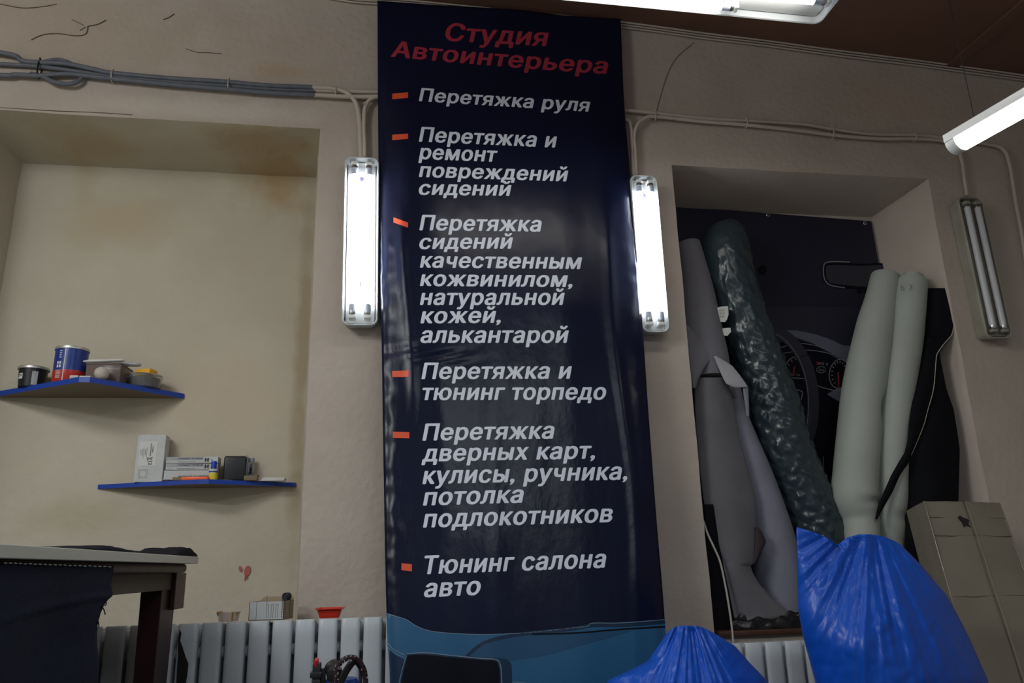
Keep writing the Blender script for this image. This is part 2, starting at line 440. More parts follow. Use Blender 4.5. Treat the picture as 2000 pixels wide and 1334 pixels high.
for k, (dy, r, lab) in enumerate(((0, .0045, 'top thin wire along the ceiling corner'), (5, .0038, 'middle thin wire along the ceiling corner'), (10, .004, 'lowest thin wire along the ceiling corner'))):
    conduit([(640,-14+dy),(700,-5+dy),(800,1+dy),(1000,20+dy),(1213,43+dy),(1384,66+dy),(1500,80+dy),(1623,97+dy),(1798,119+dy),(2000,147+dy),(2060,155+dy)], r, M['conduit_painted'], lab,
            cat='wire', group='wires in the ceiling corner', Y=-0.012, ribs=False, name='ceiling_wire')
# ties that hold the conduits
def tie(px, y0, y1, mt, label, rr=0.0022):
    c0 = at(px, y0, -0.02); c1 = at(px + 1, y1, -0.02); c = (c0 + c1) / 2; h = (c0 - c1).length / 2
    q = [c + Vector((0, -0.016 * math.sin(a) + 0.003, h * math.cos(a))) for a in [2*math.pi*k/20 for k in range(21)]]
    b = MB(); b.tube(q, rr, 6); b.box(c + Vector((0, -0.004, h + .002)), (.006, .008, .006), bev=.001)
    tag(obj('cable_tie', b, mt), label, 'cable tie', 'cable ties on the conduits')
tie(76, 117, 152, M['tie_black'], 'black cable tie around the thick left bundle of grey conduits', 0.003)
tie(219, 138, 159, M['conduit_painted'], 'pale cable tie on the grey conduits, next after the black tie')
tie(446, 155, 178, M['conduit_painted'], 'pale cable tie where the grey conduits run above the shelf niche')
tie(655, 170, 191, M['conduit_painted'], 'pale cable tie where the conduits split off to the lamp')
tie(711, 203, 209, M['conduit_painted'], 'pale cable tie joining two vertical pipes above the lit lamp')
tie(1279, 218, 234, M['conduit_painted'], 'pale cable tie on the conduits just past the banner edge')
tie(1457, 232, 248, M['conduit_painted'], 'pale cable tie above the top edge of the niche of rolls')
tie(1625, 248, 270, M['conduit_painted'], 'pale cable tie midway between banner and hanging lamp')
tie(1786, 260, 275, M['conduit_painted'], 'pale cable tie closest to the hanging lamp')

# ------------------------------------------------------------------ strip lamps
def strip_lamp(name, label, cen, X, Nrm, Zv, wd, ht, lit, group=None, stag=0.0, tubemat='tube_lit', old=False):
    """open double strip lamp; X across, Nrm out of the wall, Zv along the tubes, centred on the mounting surface"""
    R = Matrix((X, -Nrm, Zv)).transposed()
    def T(b):
        bmesh.ops.transform(b.bm, matrix=Matrix.Translation(cen) @ R.to_4x4(), verts=b.bm.verts); return b
    t = thing(name, label, 'lamp', cen, group)
    bodym = M['lamp_old'] if old else M['lamp_grey']
    white = M['lamp_old'] if old else M['lamp_white']
    def rr(w, h, r, y, n=6):
        out = []
        for cx, cz, a0 in ((w/2-r, h/2-r, 0), (-w/2+r, h/2-r, 90), (-w/2+r, -h/2+r, 180), (w/2-r, -h/2+r, 270)):
            for k in range(n + 1):
                a = math.radians(a0 + 90 * k / n); out.append(Vector((cx + r*math.cos(a), y, cz + r*math.sin(a))))
        return out
    b = MB()                                     # tray with a rolled rim
    rings = [rr(wd*.86, ht*.97, .02, 0), rr(wd*.92, ht*.985, .024, -.035), rr(wd, ht, .028, -.05), rr(wd, ht, .028, -.062), rr(wd-.006, ht-.006, .026, -.066), rr(wd-.014, ht-.014, .023, -.064), rr(wd-.018, ht-.018, .022, -.05), rr(wd*.86, ht*.965, .018, -.012)]
    V = [[b.bm.verts.new(p) for p in r_] for r_ in rings]
    n = len(V[0])
    for a, c in zip(V, V[1:]):
        for k in range(n): b.bm.faces.new((a[k], a[(k+1) % n], c[(k+1) % n], c[k]))
    b.bm.faces.new(V[0][::-1]); b.bm.faces.new(V[-1])
    obj('housing', T(b), bodym, t, ang=50)
    b = MB()                                     # gear tray carrying the tubes
    pw, ph = wd - .026, ht - .03
    b.prism([(-pw/2, -.045, -ph/2), (pw/2, -.045, -ph/2), (pw/2, -.045, ph/2), (-pw/2, -.045, ph/2)], (0, .03, 0), 0, bev=.003)
    def mark(x, z, w_, h_, rnd=False):
        if rnd: pts = [(x + w_*math.cos(a), -.0458, z + w_*math.sin(a)) for a in [2*math.pi*k/16 for k in range(16)]]
        else: pts = [(x-w_/2, -.0458, z-h_/2), (x+w_/2, -.0458, z-h_/2), (x+w_/2, -.0458, z+h_/2), (x-w_/2, -.0458, z+h_/2)]
        b.prism(pts, (0, .0006, 0), 1)
    for zf, kind in ((.375, 'o'), (.318, 'p'), (.262, '-'), (.242, '-'), (.105, '-'), (.084, '-'), (.05, '-'), (.03, '-'), (-.12, '-'), (-.14, '-'), (-.196, 'p'), (-.255, 'o')):
        z = zf * ht
        if kind == 'o': mark(0, z, .0095, 0, True); mark(0, z, .0018, .034)
        elif kind == 'p': mark(0, z, .0036, 0, True)
        else: mark(0, z, .0022, .0085)
    obj('gear_tray', T(b), [white, M['slot']], t, ang=40)
    tl = ht - .075
    for sgn in (-1, 1):
        x = sgn * wd * .205; z0 = -tl/2 + .004; z1 = tl/2 - .004
        if stag and sgn > 0: z1 -= stag
        yt = -.066
        b = MB(); r = .0128
        na = 20
        e0, e1 = z0 + .038, z1 - .038
        for (za, zb, mi) in ((e0, e1, None),):
            b.grid(lambda u, v: Vector((x + r*math.cos(2*math.pi*u), yt + r*math.sin(2*math.pi*u), lerp(za, zb, v))), na, 12, closeu=True,
                   fmi=(lambda u, v: (0 if (0.42 < u or u < 0.08) else 1)) if lit else (lambda u, v: 0))
        to = obj('tube', T(b), [M[tubemat], M['tube_back']] if lit else [M['tube_off'], M['tube_back']], t)
        for (za, zb, zc) in ((z0, z0 + .012, e0), (z1, z1 - .012, e1)):
            b = MB()
            s_ = 1 if zb > za else -1
            b.lathe([(0, za), (r*.92, za), (r*1.02, za + s_*.002), (r*1.02, zb)], (x, yt, 0), 20, 0)
            b.lathe([(r*1.01, zb), (r*1.01, zc), (r*.9, zc)], (x, yt, 0), 20, 1)
            obj('end_cap', T(b), [M['metal'], M['tube_label'] if lit else M['tube_off']], to)
        for zz, s_ in ((z0, -1), (z1, 1)):
            b = MB()
            b.box((x, -.060, zz + s_*.009), (.027, .034, .014), bev=.004)
            b.box((x, -.056, zz + s_*.004), (.018, .030, .020), bev=.003)
            obj('lamp_holder', T(b), white, t)
    return t
def wall_lamp(name, label, tl, tr, br, bl, lit, **k):
    c = [at(x, y, -0.055) for x, y in (tl, tr, br, bl)]
    Zv = ((c[0] + c[1]) - (c[3] + c[2])); ht = Zv.length / 2; Zv.normalize()
    Xv = (c[1] - c[0]) + (c[2] - c[3]); wd = Xv.length / 2
    Xv = (Xv - Zv * Xv.dot(Zv)).normalized()
    Nv = Zv.cross(Xv) * -1
    cen = sum(c, Vector()) / 4; cen.y = -0.003
    if Nv.y > 0: Nv = -Nv
    return strip_lamp(name, label, cen, Xv, Nv, Zv, wd, ht, lit, **k)
GL = 'open double strip lamps on the wall'
wall_lamp('strip_lamp', 'lit double strip lamp on the wall between the shelf niche and the banner', (673,310), (741,309), (738,639), (667,638), True, group=GL)
wall_lamp('strip_lamp', 'lit double strip lamp half behind the banner, beside the niche of rolls', (1229,343), (1281,346), (1307,652), (1251,650), True, group=GL)
wall_lamp('strip_lamp', 'unlit old double strip lamp on the wall right of the niche of rolls', (1866,385), (1913,388), (1976,664), (1923,662), False, group=GL, old=True)
# on the ceiling: its far long edge runs along the wall
pe = at(1600, 47, -0.85)
ce = Vector((pe.x, pe.y - 0.075, pe.z + 0.060)); dv = Vector((1, 0, -0.012)).normalized()
cen = ce - dv * 0.64
nrm = Vector((0, 1, 0)).cross(dv)
if nrm.z > 0: nrm = -nrm
over = strip_lamp('strip_lamp', 'lit white strip lamp hanging overhead before the top of the banner', cen, Vector((0, 1, 0)), nrm, dv, 0.15, 1.28, True, stag=0.27, tubemat='tube_lit_warm')
for f in (-.52, .52):
    q = cen + dv * f
    b = MB(); b.tube([q, Vector((q.x, q.y, ceil_z(q.x)))], .0012, 6); obj('hanging_wire', b, M['tie_black'], over)

# pendant light on the near side of the room
p_far = at(1862, 287, -1.0)
dirv = Vector((math.sin(math.radians(12)), -math.cos(math.radians(12)), 0))
p_near = p_far + dirv * 0.60
side = Vector((dirv.y, -dirv.x, 0)) * -1
pen = thing('pendant_lamp', 'lit white pendant strip light hanging on a wire near the wall corner', 'lamp', (p_far + p_near) / 2)
b = MB()
def sec(pts): return [p_far + side * x + Vector((0, 0, z)) for x, z in pts]
prof = [(-.036, .006), (-.036, .030), (-.028, .034), (.028, .034), (.036, .030), (.036, .006)]
b.prism(sec(prof), dirv * 0.60, bev=.0015)
obj('body', b, M['lamp_white'], pen)
b = MB()
half = [(.031 * math.cos(a), -.030 * math.sin(a) + .005) for a in [math.pi * k / 14 for k in range(15)]]
b.prism([p + dirv * 0.03 for p in sec(half)], dirv * 0.54)
obj('diffuser', b, M['tube_lit_warm'], pen, ang=30)
b = MB(); b.prism(sec([(.033 * math.cos(a), -.032 * math.sin(a) + .006) for a in [math.pi * k / 14 for k in range(15)]]), dirv * 0.03, bev=.001)
obj('end_cap', b, M['lamp_white'], pen)
b = MB(); b.prism([p + dirv * 0.57 for p in sec([(.033 * math.cos(a), -.032 * math.sin(a) + .006) for a in [math.pi * k / 14 for k in range(15)]])], dirv * 0.03, bev=.001)
obj('end_cap', b, M['lamp_white'], pen)
for f in (0.13, 0.87):
    q = p_far.lerp(p_near, f)
    b = MB(); b.tube([q + Vector((0, 0, .03)), Vector((q.x, q.y, ceil_z(q.x)))], .0011, 6)
    b.box(q + Vector((0, 0, .037)), (.014, .03, .012), bev=.002)
    obj('hanging_wire', b, M['tie_black'], pen)

# ------------------------------------------------------------------ the banner
BL = [(-20,737),(300,739),(640,745),(900,749),(1200,755),(1334,762),(1500,766)]
BR = [(-20,1209),(38,1212),(200,1219),(340,1231),(640,1255),(800,1266),(1000,1281),(1210,1298),(1334,1302),(1500,1310)]
BT = [(730,1),(800,6),(870,11),(1010,19),(1100,30),(1160,34),(1212,37),(1300,40)]
BY = [(0,-.030),(150,-.066),(300,-.092),(640,-.122),(900,-.162),(1200,-.238),(1350,-.262),(1500,-.268)]
def gauss(x, c, s): return math.exp(-((x - c) / s) ** 2)
def banner_Y(px, py):
    l, r = ps(BL, py), ps(BR, py)
    u = clamp((px - l) / (r - l), -.02, 1.02)
    y = ps(BY, py) - 0.016 * math.sin(math.pi * clamp(u))
    vis = smooth((py - 120) / 300)
    y -= vis * (.0085 * gauss(u, .905 + .02 * math.sin(py * .008), .020) * smooth((py - 380) / 150) * (1 - .8*smooth((py - 1120) / 80))
                + .0060 * gauss(u, .085 + .03 * smooth((py - 450) / 300), .018) * smooth((py - 380) / 120) * (1 - smooth((py - 720) / 120))
                + .0045 * gauss(u, .50 - .0001 * py, .05) + .004 * gauss(u, .22, .05) * smooth((py - 300) / 200) + .004 * gauss(u, .72, .06))
    y += vis * .006 * nz(u * 5.5, py * .0022, 3.1)
    # pinched creases left of the middle and the puckered hems
    q = gauss(px, 850, 60) * gauss(py, 692 + (px - 850) * .12, 16)
    y += .006 * q * math.sin((py - 690) * .22 + (px - 850) * .05)
    q = gauss(px, 1090, 110) * gauss(py, 600, 45); y -= .004 * q
    hem = max(gauss(u, 0.0, .045), gauss(u, 1.0, .04)) * smooth((py - 350) / 200) * (1 - smooth((py - 1120) / 70))
    y += hem * .006 * nz(py * .045, u * 22, 1.7)
    y += (.012 * (gauss(u, 0.0, .022) + gauss(u, 1.0, .022)) + .030 * (gauss(u, 0.0, .085) + gauss(u, 1.0, .085)) * (1 - .8 * smooth((py - 560) / 220))) * smooth(py / 300)
    return y
def on_banner(px, py, lift=0.0): return at(px, py, banner_Y(px, py) - lift)
BB = 1490
def banner_pt(u, v):
    py0 = lerp(0, BB, v)
    py = py0
    for _ in range(3):
        px = lerp(ps(BL, py), ps(BR, py), u); py = lerp(ps(BT, px), BB, v)
    return on_banner(px, py)
ban_c = at(980, BB, -.26)
banner = thing('banner', 'tall dark navy satin banner with a printed Cyrillic service list hung between two lit lamps', 'banner', ban_c)
b = MB(); b.grid(banner_pt, 100, 250)
cloth = obj('cloth', b, M['satin'], banner, ang=180, normals=False)
thicken(cloth, 0.0012, offset=0 )
# printed letters are cut from outlines and laid on the satin
GLYPHS = {}
def glyph(txt, shear, spacing):
    """triangles of a printed line: contours filled by winding number, so overlapping strokes stay solid"""
    key = (txt, shear, spacing)
    if key in GLYPHS: return GLYPHS[key]
    cu = bpy.data.curves.new('outline', 'FONT'); cu.body = txt; cu.size = 1.0; cu.shear = shear
    cu.fill_mode = 'NONE'; cu.resolution_u = 3; cu.space_character = spacing
    o = bpy.data.objects.new('outline', cu); COL.objects.link(o)
    me = bpy.data.meshes.new_from_object(o.evaluated_get(bpy.context.evaluated_depsgraph_get()))
    bpy.data.objects.remove(o); bpy.data.curves.remove(cu)
    co = [v.co.xy.copy() for v in me.vertices]
    nxt = {}
    for e in me.edges:
        a, c = e.vertices; nxt.setdefault(a, []).append(c); nxt.setdefault(c, []).append(a)
    bpy.data.meshes.remove(me)
    loops, seen = [], set()
    for k in range(len(co)):
        if k in seen or k not in nxt: continue
        lp = [k]; seen.add(k); q = k
        while True:
            # the first step follows the vertex order, which keeps each contour's own direction
            c = [w_ for w_ in sorted(nxt[q], key=lambda w_: (w_ != q + 1)) if w_ not in seen]
            if not c: break
            q = c[0]; seen.add(q); lp.append(q)
        loops.append([co[w_] for w_ in lp])
    V, Ed = [], []
    for lp in loops:
        n0 = len(V); V += lp; Ed += [(n0 + k, n0 + (k + 1) % len(lp)) for k in range(len(lp))]
    ov, oe, of = geometry.delaunay_2d_cdt(V, Ed, [], 0, 1e-6)[:3]
    segs = []
    for lp in loops:
        for a, c in zip(lp, lp[1:] + lp[:1]):
            if a.y != c.y: segs.append((a.x, a.y, c.x, c.y))
    tris = []
    for f in of:
        cx = sum(ov[k].x for k in f)/len(f); cy = sum(ov[k].y for k in f)/len(f)
        wn = 0
        for ax, ay, bx_, by_ in segs:
            if (ay <= cy) != (by_ <= cy) and ax + (cy - ay)/(by_ - ay)*(bx_ - ax) > cx: wn += 1 if by_ > ay else -1
        if wn: tris.append(f)
    GLYPHS[key] = (ov, tris)
    return GLYPHS[key]
def letters(txt, bold=0.028, shear=0.18):
    """filled letters; heavier strokes are made of shifted copies, each copy's number kept in z"""
    ov, tris = glyph(txt, shear, 1.0 + bold * 2.2)
    bm = bmesh.new()
    sh = [(0, 0)] if bold <= 0 else [(-bold, -bold*.25), (bold, bold*.25), (-bold*.3, bold*.45), (bold*.3, -bold*.45)]
    for k, (dx, dy) in enumerate(sh):
        vs = [bm.verts.new((p.x + dx, p.y + dy, k)) for p in ov]
        for t in tris:
            try: bm.faces.new([vs[q] for q in t])
            except ValueError: pass
    bmesh.ops.delete(bm, geom=[v for v in bm.verts if not v.link_faces], context='VERTS')
    bm.normal_update()
    return bm
def span(bm):
    xs_ = [v.co.x for v in bm.verts]
    return min(xs_), max(xs_)
def cut(bm, step_x, step_y):
    x0, x1 = span(bm)
    def sl(co, no):
        bmesh.ops.bisect_plane(bm, geom=bm.verts[:] + bm.edges[:] + bm.faces[:], plane_co=co, plane_no=no, dist=1e-5)
    x = x0 + step_x
    while x < x1: sl((x, 0, 0), (1, 0, 0)); x += step_x
    y = -0.2
    while y < 0.9: sl((0, y, 0), (0, 1, 0)); y += step_y
CAP = 0.727
def line(mb, txt, x0, y0, x1, y1, cap, bold=0.035, shear=0.18, arc=0.0, place=on_banner, lift=.0022, cs=(.16, .25)):
    bm = letters(txt, bold, shear)
    cut(bm, *cs)
    a, c = span(bm)
    for v in bm.verts:
        t = (v.co.x - a) / (c - a)
        px = lerp(x0, x1, t); py = lerp(y0, y1, t) + arc * 4 * t * (1 - t) - v.co.y / CAP * cap
        v.co = place(px, py, lift + v.co.z * 1.2e-4)
    mb.add(bm)
def text_part(name, lines, mt, label=None):
    for l in lines:
        mb = MB(); line(mb, *l)
        o = obj(name, mb, mt, banner, ang=180, normals=False)
        if label: o['label'] = label
text_part('heading_lettering', [("Студия", 870, 79, 1072, 90, 34), ("Автоинтерьера", 763, 110, 1188, 144, 31, .035, .18, 2)], M['print_red'], 'dull red heading letters at the top')
text_part('item_lettering', [("Перетяжка руля", 818, 197, 1153, 218, 25)], M['print_grey'], 'pale grey list letters')
text_part('item_lettering', [("Перетяжка и", 818, 276, 1088, 288, 28), ("ремонт", 817, 310, 972, 316, 28), ("повреждений", 818, 345, 1110, 354, 27), ("сидений", 818, 380, 999, 382, 27)], M['print_grey'])
text_part('item_lettering', [("Перетяжка", 819, 449, 1058, 452, 29), ("сидений", 819, 486, 1002, 485, 28), ("качественным", 820, 522, 1137, 525, 29), ("кожвинилом,", 820, 558, 1118, 560, 29),
                             ("натуральной", 820, 595, 1103, 595, 30), ("кожей,", 821, 631, 978, 630, 30), ("алькантарой", 821, 669, 1111, 669, 31)], M['print_grey'])
text_part('item_lettering', [("Перетяжка и", 823, 740, 1117, 739, 31), ("тюнинг торпедо", 825, 781, 1184, 780, 31)], M['print_grey'])
text_part('item_lettering', [("Перетяжка", 825, 860, 1083, 856, 32), ("дверных карт,", 823, 901, 1162, 895, 32), ("кулисы, ручника,", 825, 945, 1225, 936, 33), ("потолка", 826, 987, 1023, 981, 33), ("подлокотников", 826, 1030, 1197, 1019, 34)], M['print_grey'])
text_part('item_lettering', [("Тюнинг салона", 829, 1121, 1184, 1108, 35), ("авто", 828, 1166, 939, 1161, 35)], M['print_grey'])
def banner_poly(mb, pts, mi, lift=.0016, step=9.0):
    """a printed area: outline in picture rows, filled and laid on the satin"""
    bm = bmesh.new()
    bm.faces.new([bm.verts.new((x, -y, 0)) for x, y in pts]).normal_update()
    bmesh.ops.triangulate(bm, faces=bm.faces[:], ngon_method='EAR_CLIP')
    xa = min(p[0] for p in pts); xb = max(p[0] for p in pts); ya = min(p[1] for p in pts); yb = max(p[1] for p in pts)
    def sl(co, no): bmesh.ops.bisect_plane(bm, geom=bm.verts[:] + bm.edges[:] + bm.faces[:], plane_co=co, plane_no=no, dist=1e-5)
    x = xa + step
    while x < xb: sl((x, 0, 0), (1, 0, 0)); x += step
    y = ya + step
    while y < yb: sl((0, -y, 0), (0, 1, 0)); y += step
    for v in bm.verts: v.co = on_banner(v.co.x, -v.co.y, lift)
    mb.add(bm, mi)
for q in (((766,183),(797,180),(797,191),(766,194)), ((766,263),(797,261),(797,271),(766,274)), ((768.5,424.4),(797,434.6),(797,444.7),(768.5,434.6)),
          ((766,724.5),(798.4,723.5),(798.4,736),(766,736.5)), ((767,843),(799.6,844),(799.6,856),(767.5,855.5)), ((784,1100),(804.5,1102),(804.5,1116),(784,1113.5))):
    mb = MB(); banner_poly(mb, q, 0, .0022)
    obj('bullet_dash', mb, M['print_orange'], banner, ang=180, normals=False)
# printed picture of a blue leather car interior along the foot of the banner
def strip(pts, wdt):
    up, dn = [], []
    for i, (x, y) in enumerate(pts):
        a = pts[max(i-1, 0)]; c = pts[min(i+1, len(pts)-1)]
        dx, dy = c[0]-a[0], c[1]-a[1]; l = math.hypot(dx, dy) or 1
        up.append((x - dy/l*wdt/2, y + dx/l*wdt/2)); dn.append((x + dy/l*wdt/2, y - dx/l*wdt/2))
    return up + dn[::-1]
def curve2(pts, sub=5): return [(p.x, p.y) for p in catmull([(x, y, 0) for x, y in pts], sub)]
mb = MB()
top = curve2([(754.5,1198),(775,1204),(795,1211),(812,1222),(835,1231),(870,1236),(930,1239),(990,1238),(1060,1233),(1120,1226),(1148,1223),(1156,1217),(1200,1217),(1250,1214),(1299,1210)])
banner_poly(mb, top + [(1309.5,1480),(765,1480),(763,1334),(757,1260)], 0, .0014)
banner_poly(mb, curve2([(912,1282),(935,1262),(965,1249),(1010,1240),(1050,1236),(1130,1234),(1200,1232),(1238,1231)]) + curve2([(1238,1231),(1190,1246),(1130,1262),(1070,1279),(1000,1290),(955,1288)]), 1, .0018)
banner_poly(mb, strip(curve2([(910,1284),(935,1262),(965,1249),(1010,1240),(1060,1234),(1120,1228),(1160,1221),(1220,1221),(1299,1214)]), 7), 2, .0021)
banner_poly(mb, strip(curve2([(1040,1239),(1130,1236),(1200,1230),(1299,1224)]), 3.2), 3, .0022)
banner_poly(mb, curve2([(760,1262),(768,1276),(784,1285),(792,1290)]) + [(780,1334),(770,1480),(766,1480),(763,1334)], 2, .0020)
banner_poly(mb, curve2([(794,1276),(830,1274),(880,1279),(940,1284),(985,1287),(997,1296),(1000,1320),(1003,1480)]) + [(770,1480),(776,1360)], 2, .0020)
banner_poly(mb, curve2([(796,1280),(830,1279),(880,1284),(940,1289),(966,1291),(973,1300),(976,1330),(978,1480)]) + [(770,1480),(777,1360)], 3, .0025)
banner_poly(mb, strip(curve2([(794,1277),(830,1275),(880,1280),(940,1286),(968,1288),(977,1298),(980,1330),(982,1400)]), 1.8), 4, .0029)
banner_poly(mb, strip(curve2([(794,1280),(785,1310),(777,1345)]), 1.2), 4, .0029)
banner_poly(mb, strip(curve2([(758,1256),(768,1268),(790,1279)]), 1.5), 4, .0025)
banner_poly(mb, strip(curve2([(758,1264),(770,1275),(788,1284)]), 1.0), 4, .0025)
banner_poly(mb, strip(top, 1.2), 4, .0021)
banner_poly(mb, strip(curve2([(1000,1332),(1100,1345),(1290,1400)]), 1.3), 4, .0022)
obj('printed_picture', mb, [M['print_blue'], M['print_blue_mid'], M['print_blue_dark'], M['print_black'], M['print_line']], banner, ang=180, normals=False)['label'] = 'printed picture of blue leather car trim'

# ------------------------------------------------------------------ the dark car interior print in the back of the niche of rolls
pr('poster_dark', (0.012, 0.013, 0.030), .45); pr('poster_low', (0.020, 0.021, 0.038), .5); pr('poster_glass', (0.030, 0.029, 0.045), .5); pr('poster_grey', (0.11, 0.12, 0.16), .5)
pr('poster_line', (0.22, 0.22, 0.24), .5); pr('poster_red', (0.25, 0.02, 0.03), .5); pr('poster_rim', (0.026, 0.026, 0.045), .5)
PY = RD - 0.012
def pp(px, py, lift=0.0): return at(px, py, PY - lift + 0.004 * nz(px * .006, py * .006))
poster = thing('poster', 'dark navy poster of a car cockpit with steering wheel and dials behind the rolls', 'poster', at(1510, 1180, PY))
mb = MB()
mb.grid(lambda u, v: pp(lerp(lerp(1299, 1366, v), lerp(1702, 1836, v), u), lerp(lerp(401, 432, u), 1218, v)), 24, 40)
def pq(pts, mi, lift):
    bm = bmesh.new(); bm.faces.new([bm.verts.new((x, -y, 0)) for x, y in pts]).normal_update()
    bmesh.ops.triangulate(bm, faces=bm.faces[:], ngon_method='EAR_CLIP')
    for v in bm.verts: v.co = pp(v.co.x, -v.co.y, lift)
    mb.add(bm, mi)
def ell(cx, cy, rx, ry, n=36, tilt=0.0, a0=0, a1=360):
    out = []
    for k in range(n + (0 if a1 - a0 == 360 else 1)):
        a = math.radians(a0 + (a1 - a0) * k / n); x, y = rx*math.cos(a), ry*math.sin(a)
        out.append((cx + x*math.cos(tilt) - y*math.sin(tilt), cy + x*math.sin(tilt) + y*math.cos(tilt)))
    return out
pq([(1300,600),(1740,600),(1760,790),(1300,790)], 1, .003)
mirror = curve2([(1609,545),(1607,525),(1612,514),(1630,512),(1680,515),(1740,518),(1740,565),(1700,566),(1640,561),(1618,556)], 4)
pq(mirror, 7, .0045); pq(strip(curve2([(1660,512),(1630,511),(1612,514),(1608,528),(1611,546),(1622,557),(1650,562)]), 2.2), 4, .006)
pq(curve2([(1614,543),(1613,525),(1620,518),(1680,519),(1740,521),(1740,560),(1690,560),(1640,556),(1620,552)], 4), 2, .0055)
for x in (1678, 1691): pq(ell(x, 569, 4, 3, 10), 7, .006)
pq(curve2([(1515,655),(1540,645),(1580,650),(1620,662),(1650,675),(1690,672),(1720,676),(1730,700),(1700,740),(1660,712),(1620,686),(1580,668),(1545,656)], 4), 3, .0045)
pq([(1480,700),(1500,680),(1545,660),(1590,672),(1640,706),(1675,735),(1670,800),(1700,1215),(1480,1215)], 7, .004)
pq(strip(curve2([(1520,680),(1560,671),(1600,677),(1630,692)]), 1.2), 4, .0055)
pq(strip(curve2([(1530,690),(1580,684),(1630,694),(1655,716)]), 1.2), 4, .0055)
for cx, cy, rx, ry in ((1560,728,30,34), (1639,730,20,29)):
    pq(ell(cx, cy, rx, ry, tilt=.15), 4, .005); pq(ell(cx, cy, rx-1.6, ry-1.6, tilt=.15), 7, .006)
    for k in range(14):
        a = math.radians(130 + k * 21)
        pq(strip([(cx + (rx-4)*math.cos(a), cy + (ry-4)*math.sin(a)), (cx + (rx-8)*math.cos(a), cy + (ry-8)*math.sin(a))], 1.6), 4, .007)
pq(strip([(1637,727),(1638,756)], 3), 5, .008); pq(strip([(1552,716),(1550,730)], 2.5), 5, .008); pq(strip([(1544,731),(1552,733)], 3), 5, .008)
def pline(txt, x0, y0, x1, y1, cap, mi):
    bm = letters(txt, .01, .1); a, c = span(bm)
    for v in bm.verts:
        t = (v.co.x - a) / (c - a); v.co = pp(lerp(x0, x1, t), lerp(y0, y1, t) - v.co.y / CAP * cap, .008 + v.co.z * 5e-5)
    mb.add(bm, mi)
pq([(1594,707),(1599,706),(1601,712),(1596,713)], 5, .008); pline("RS 5", 1600, 712, 1617, 714, 5, 4)
pq(strip(ell(1604, 722, 9, 6, 16), 1), 4, .007); pline("20.0", 1599, 724, 1610, 725, 4, 4)
pline("6\u00b734", 1555, 733, 1562, 735, 4, 4)
pq(strip(curve2([(1594,752),(1610,758),(1640,762),(1665,745),(1672,720)]), 1.5), 4, .0065)
pq(curve2([(1615,770),(1640,757),(1665,755),(1690,760),(1690,785),(1640,785)]), 3, .006)
pq(strip(curve2([(1538,755),(1565,764),(1567,770),(1562,785),(1548,786)]), 1.6), 4, .006)
pq(strip(curve2([(1545,738),(1575,740),(1580,744)]), 1.4), 4, .007)
wheel = curve2([(1500,655),(1525,653),(1550,672),(1572,706),(1585,750),(1588,800),(1580,850),(1555,900),(1510,940)], 6)
pq(strip(wheel, 23), 6, .009); pq(strip([(x-9, y) for x, y in wheel], 1.2), 4, .010); pq(strip([(1563,698),(1585,690)], 1.2), 7, .011)
pq(strip(curve2([(1610,860),(1608,900),(1612,960)]), 1.3), 4, .006); pq(ell(1490, 527, 8, 9, 12), 7, .006)
obj('print', mb, [M['poster_dark'], M['poster_low'], M['poster_glass'], M['poster_grey'], M['poster_line'], M['poster_red'], M['poster_rim'], M['print_black']], poster, ang=180, normals=False)
for px, py in ((1500, 420), (1689, 436)):
    c = pp(px, py, .003); b = MB()
    b.lathe([(.0045, 0), (.0085, 0), (.0098, .0016), (.0085, .003), (.0045, .003), (.0045, 0)], c, 20, rot=Matrix.Rotation(math.pi/2, 3, 'X'))
    obj('grommet', b, M['metal'], poster)

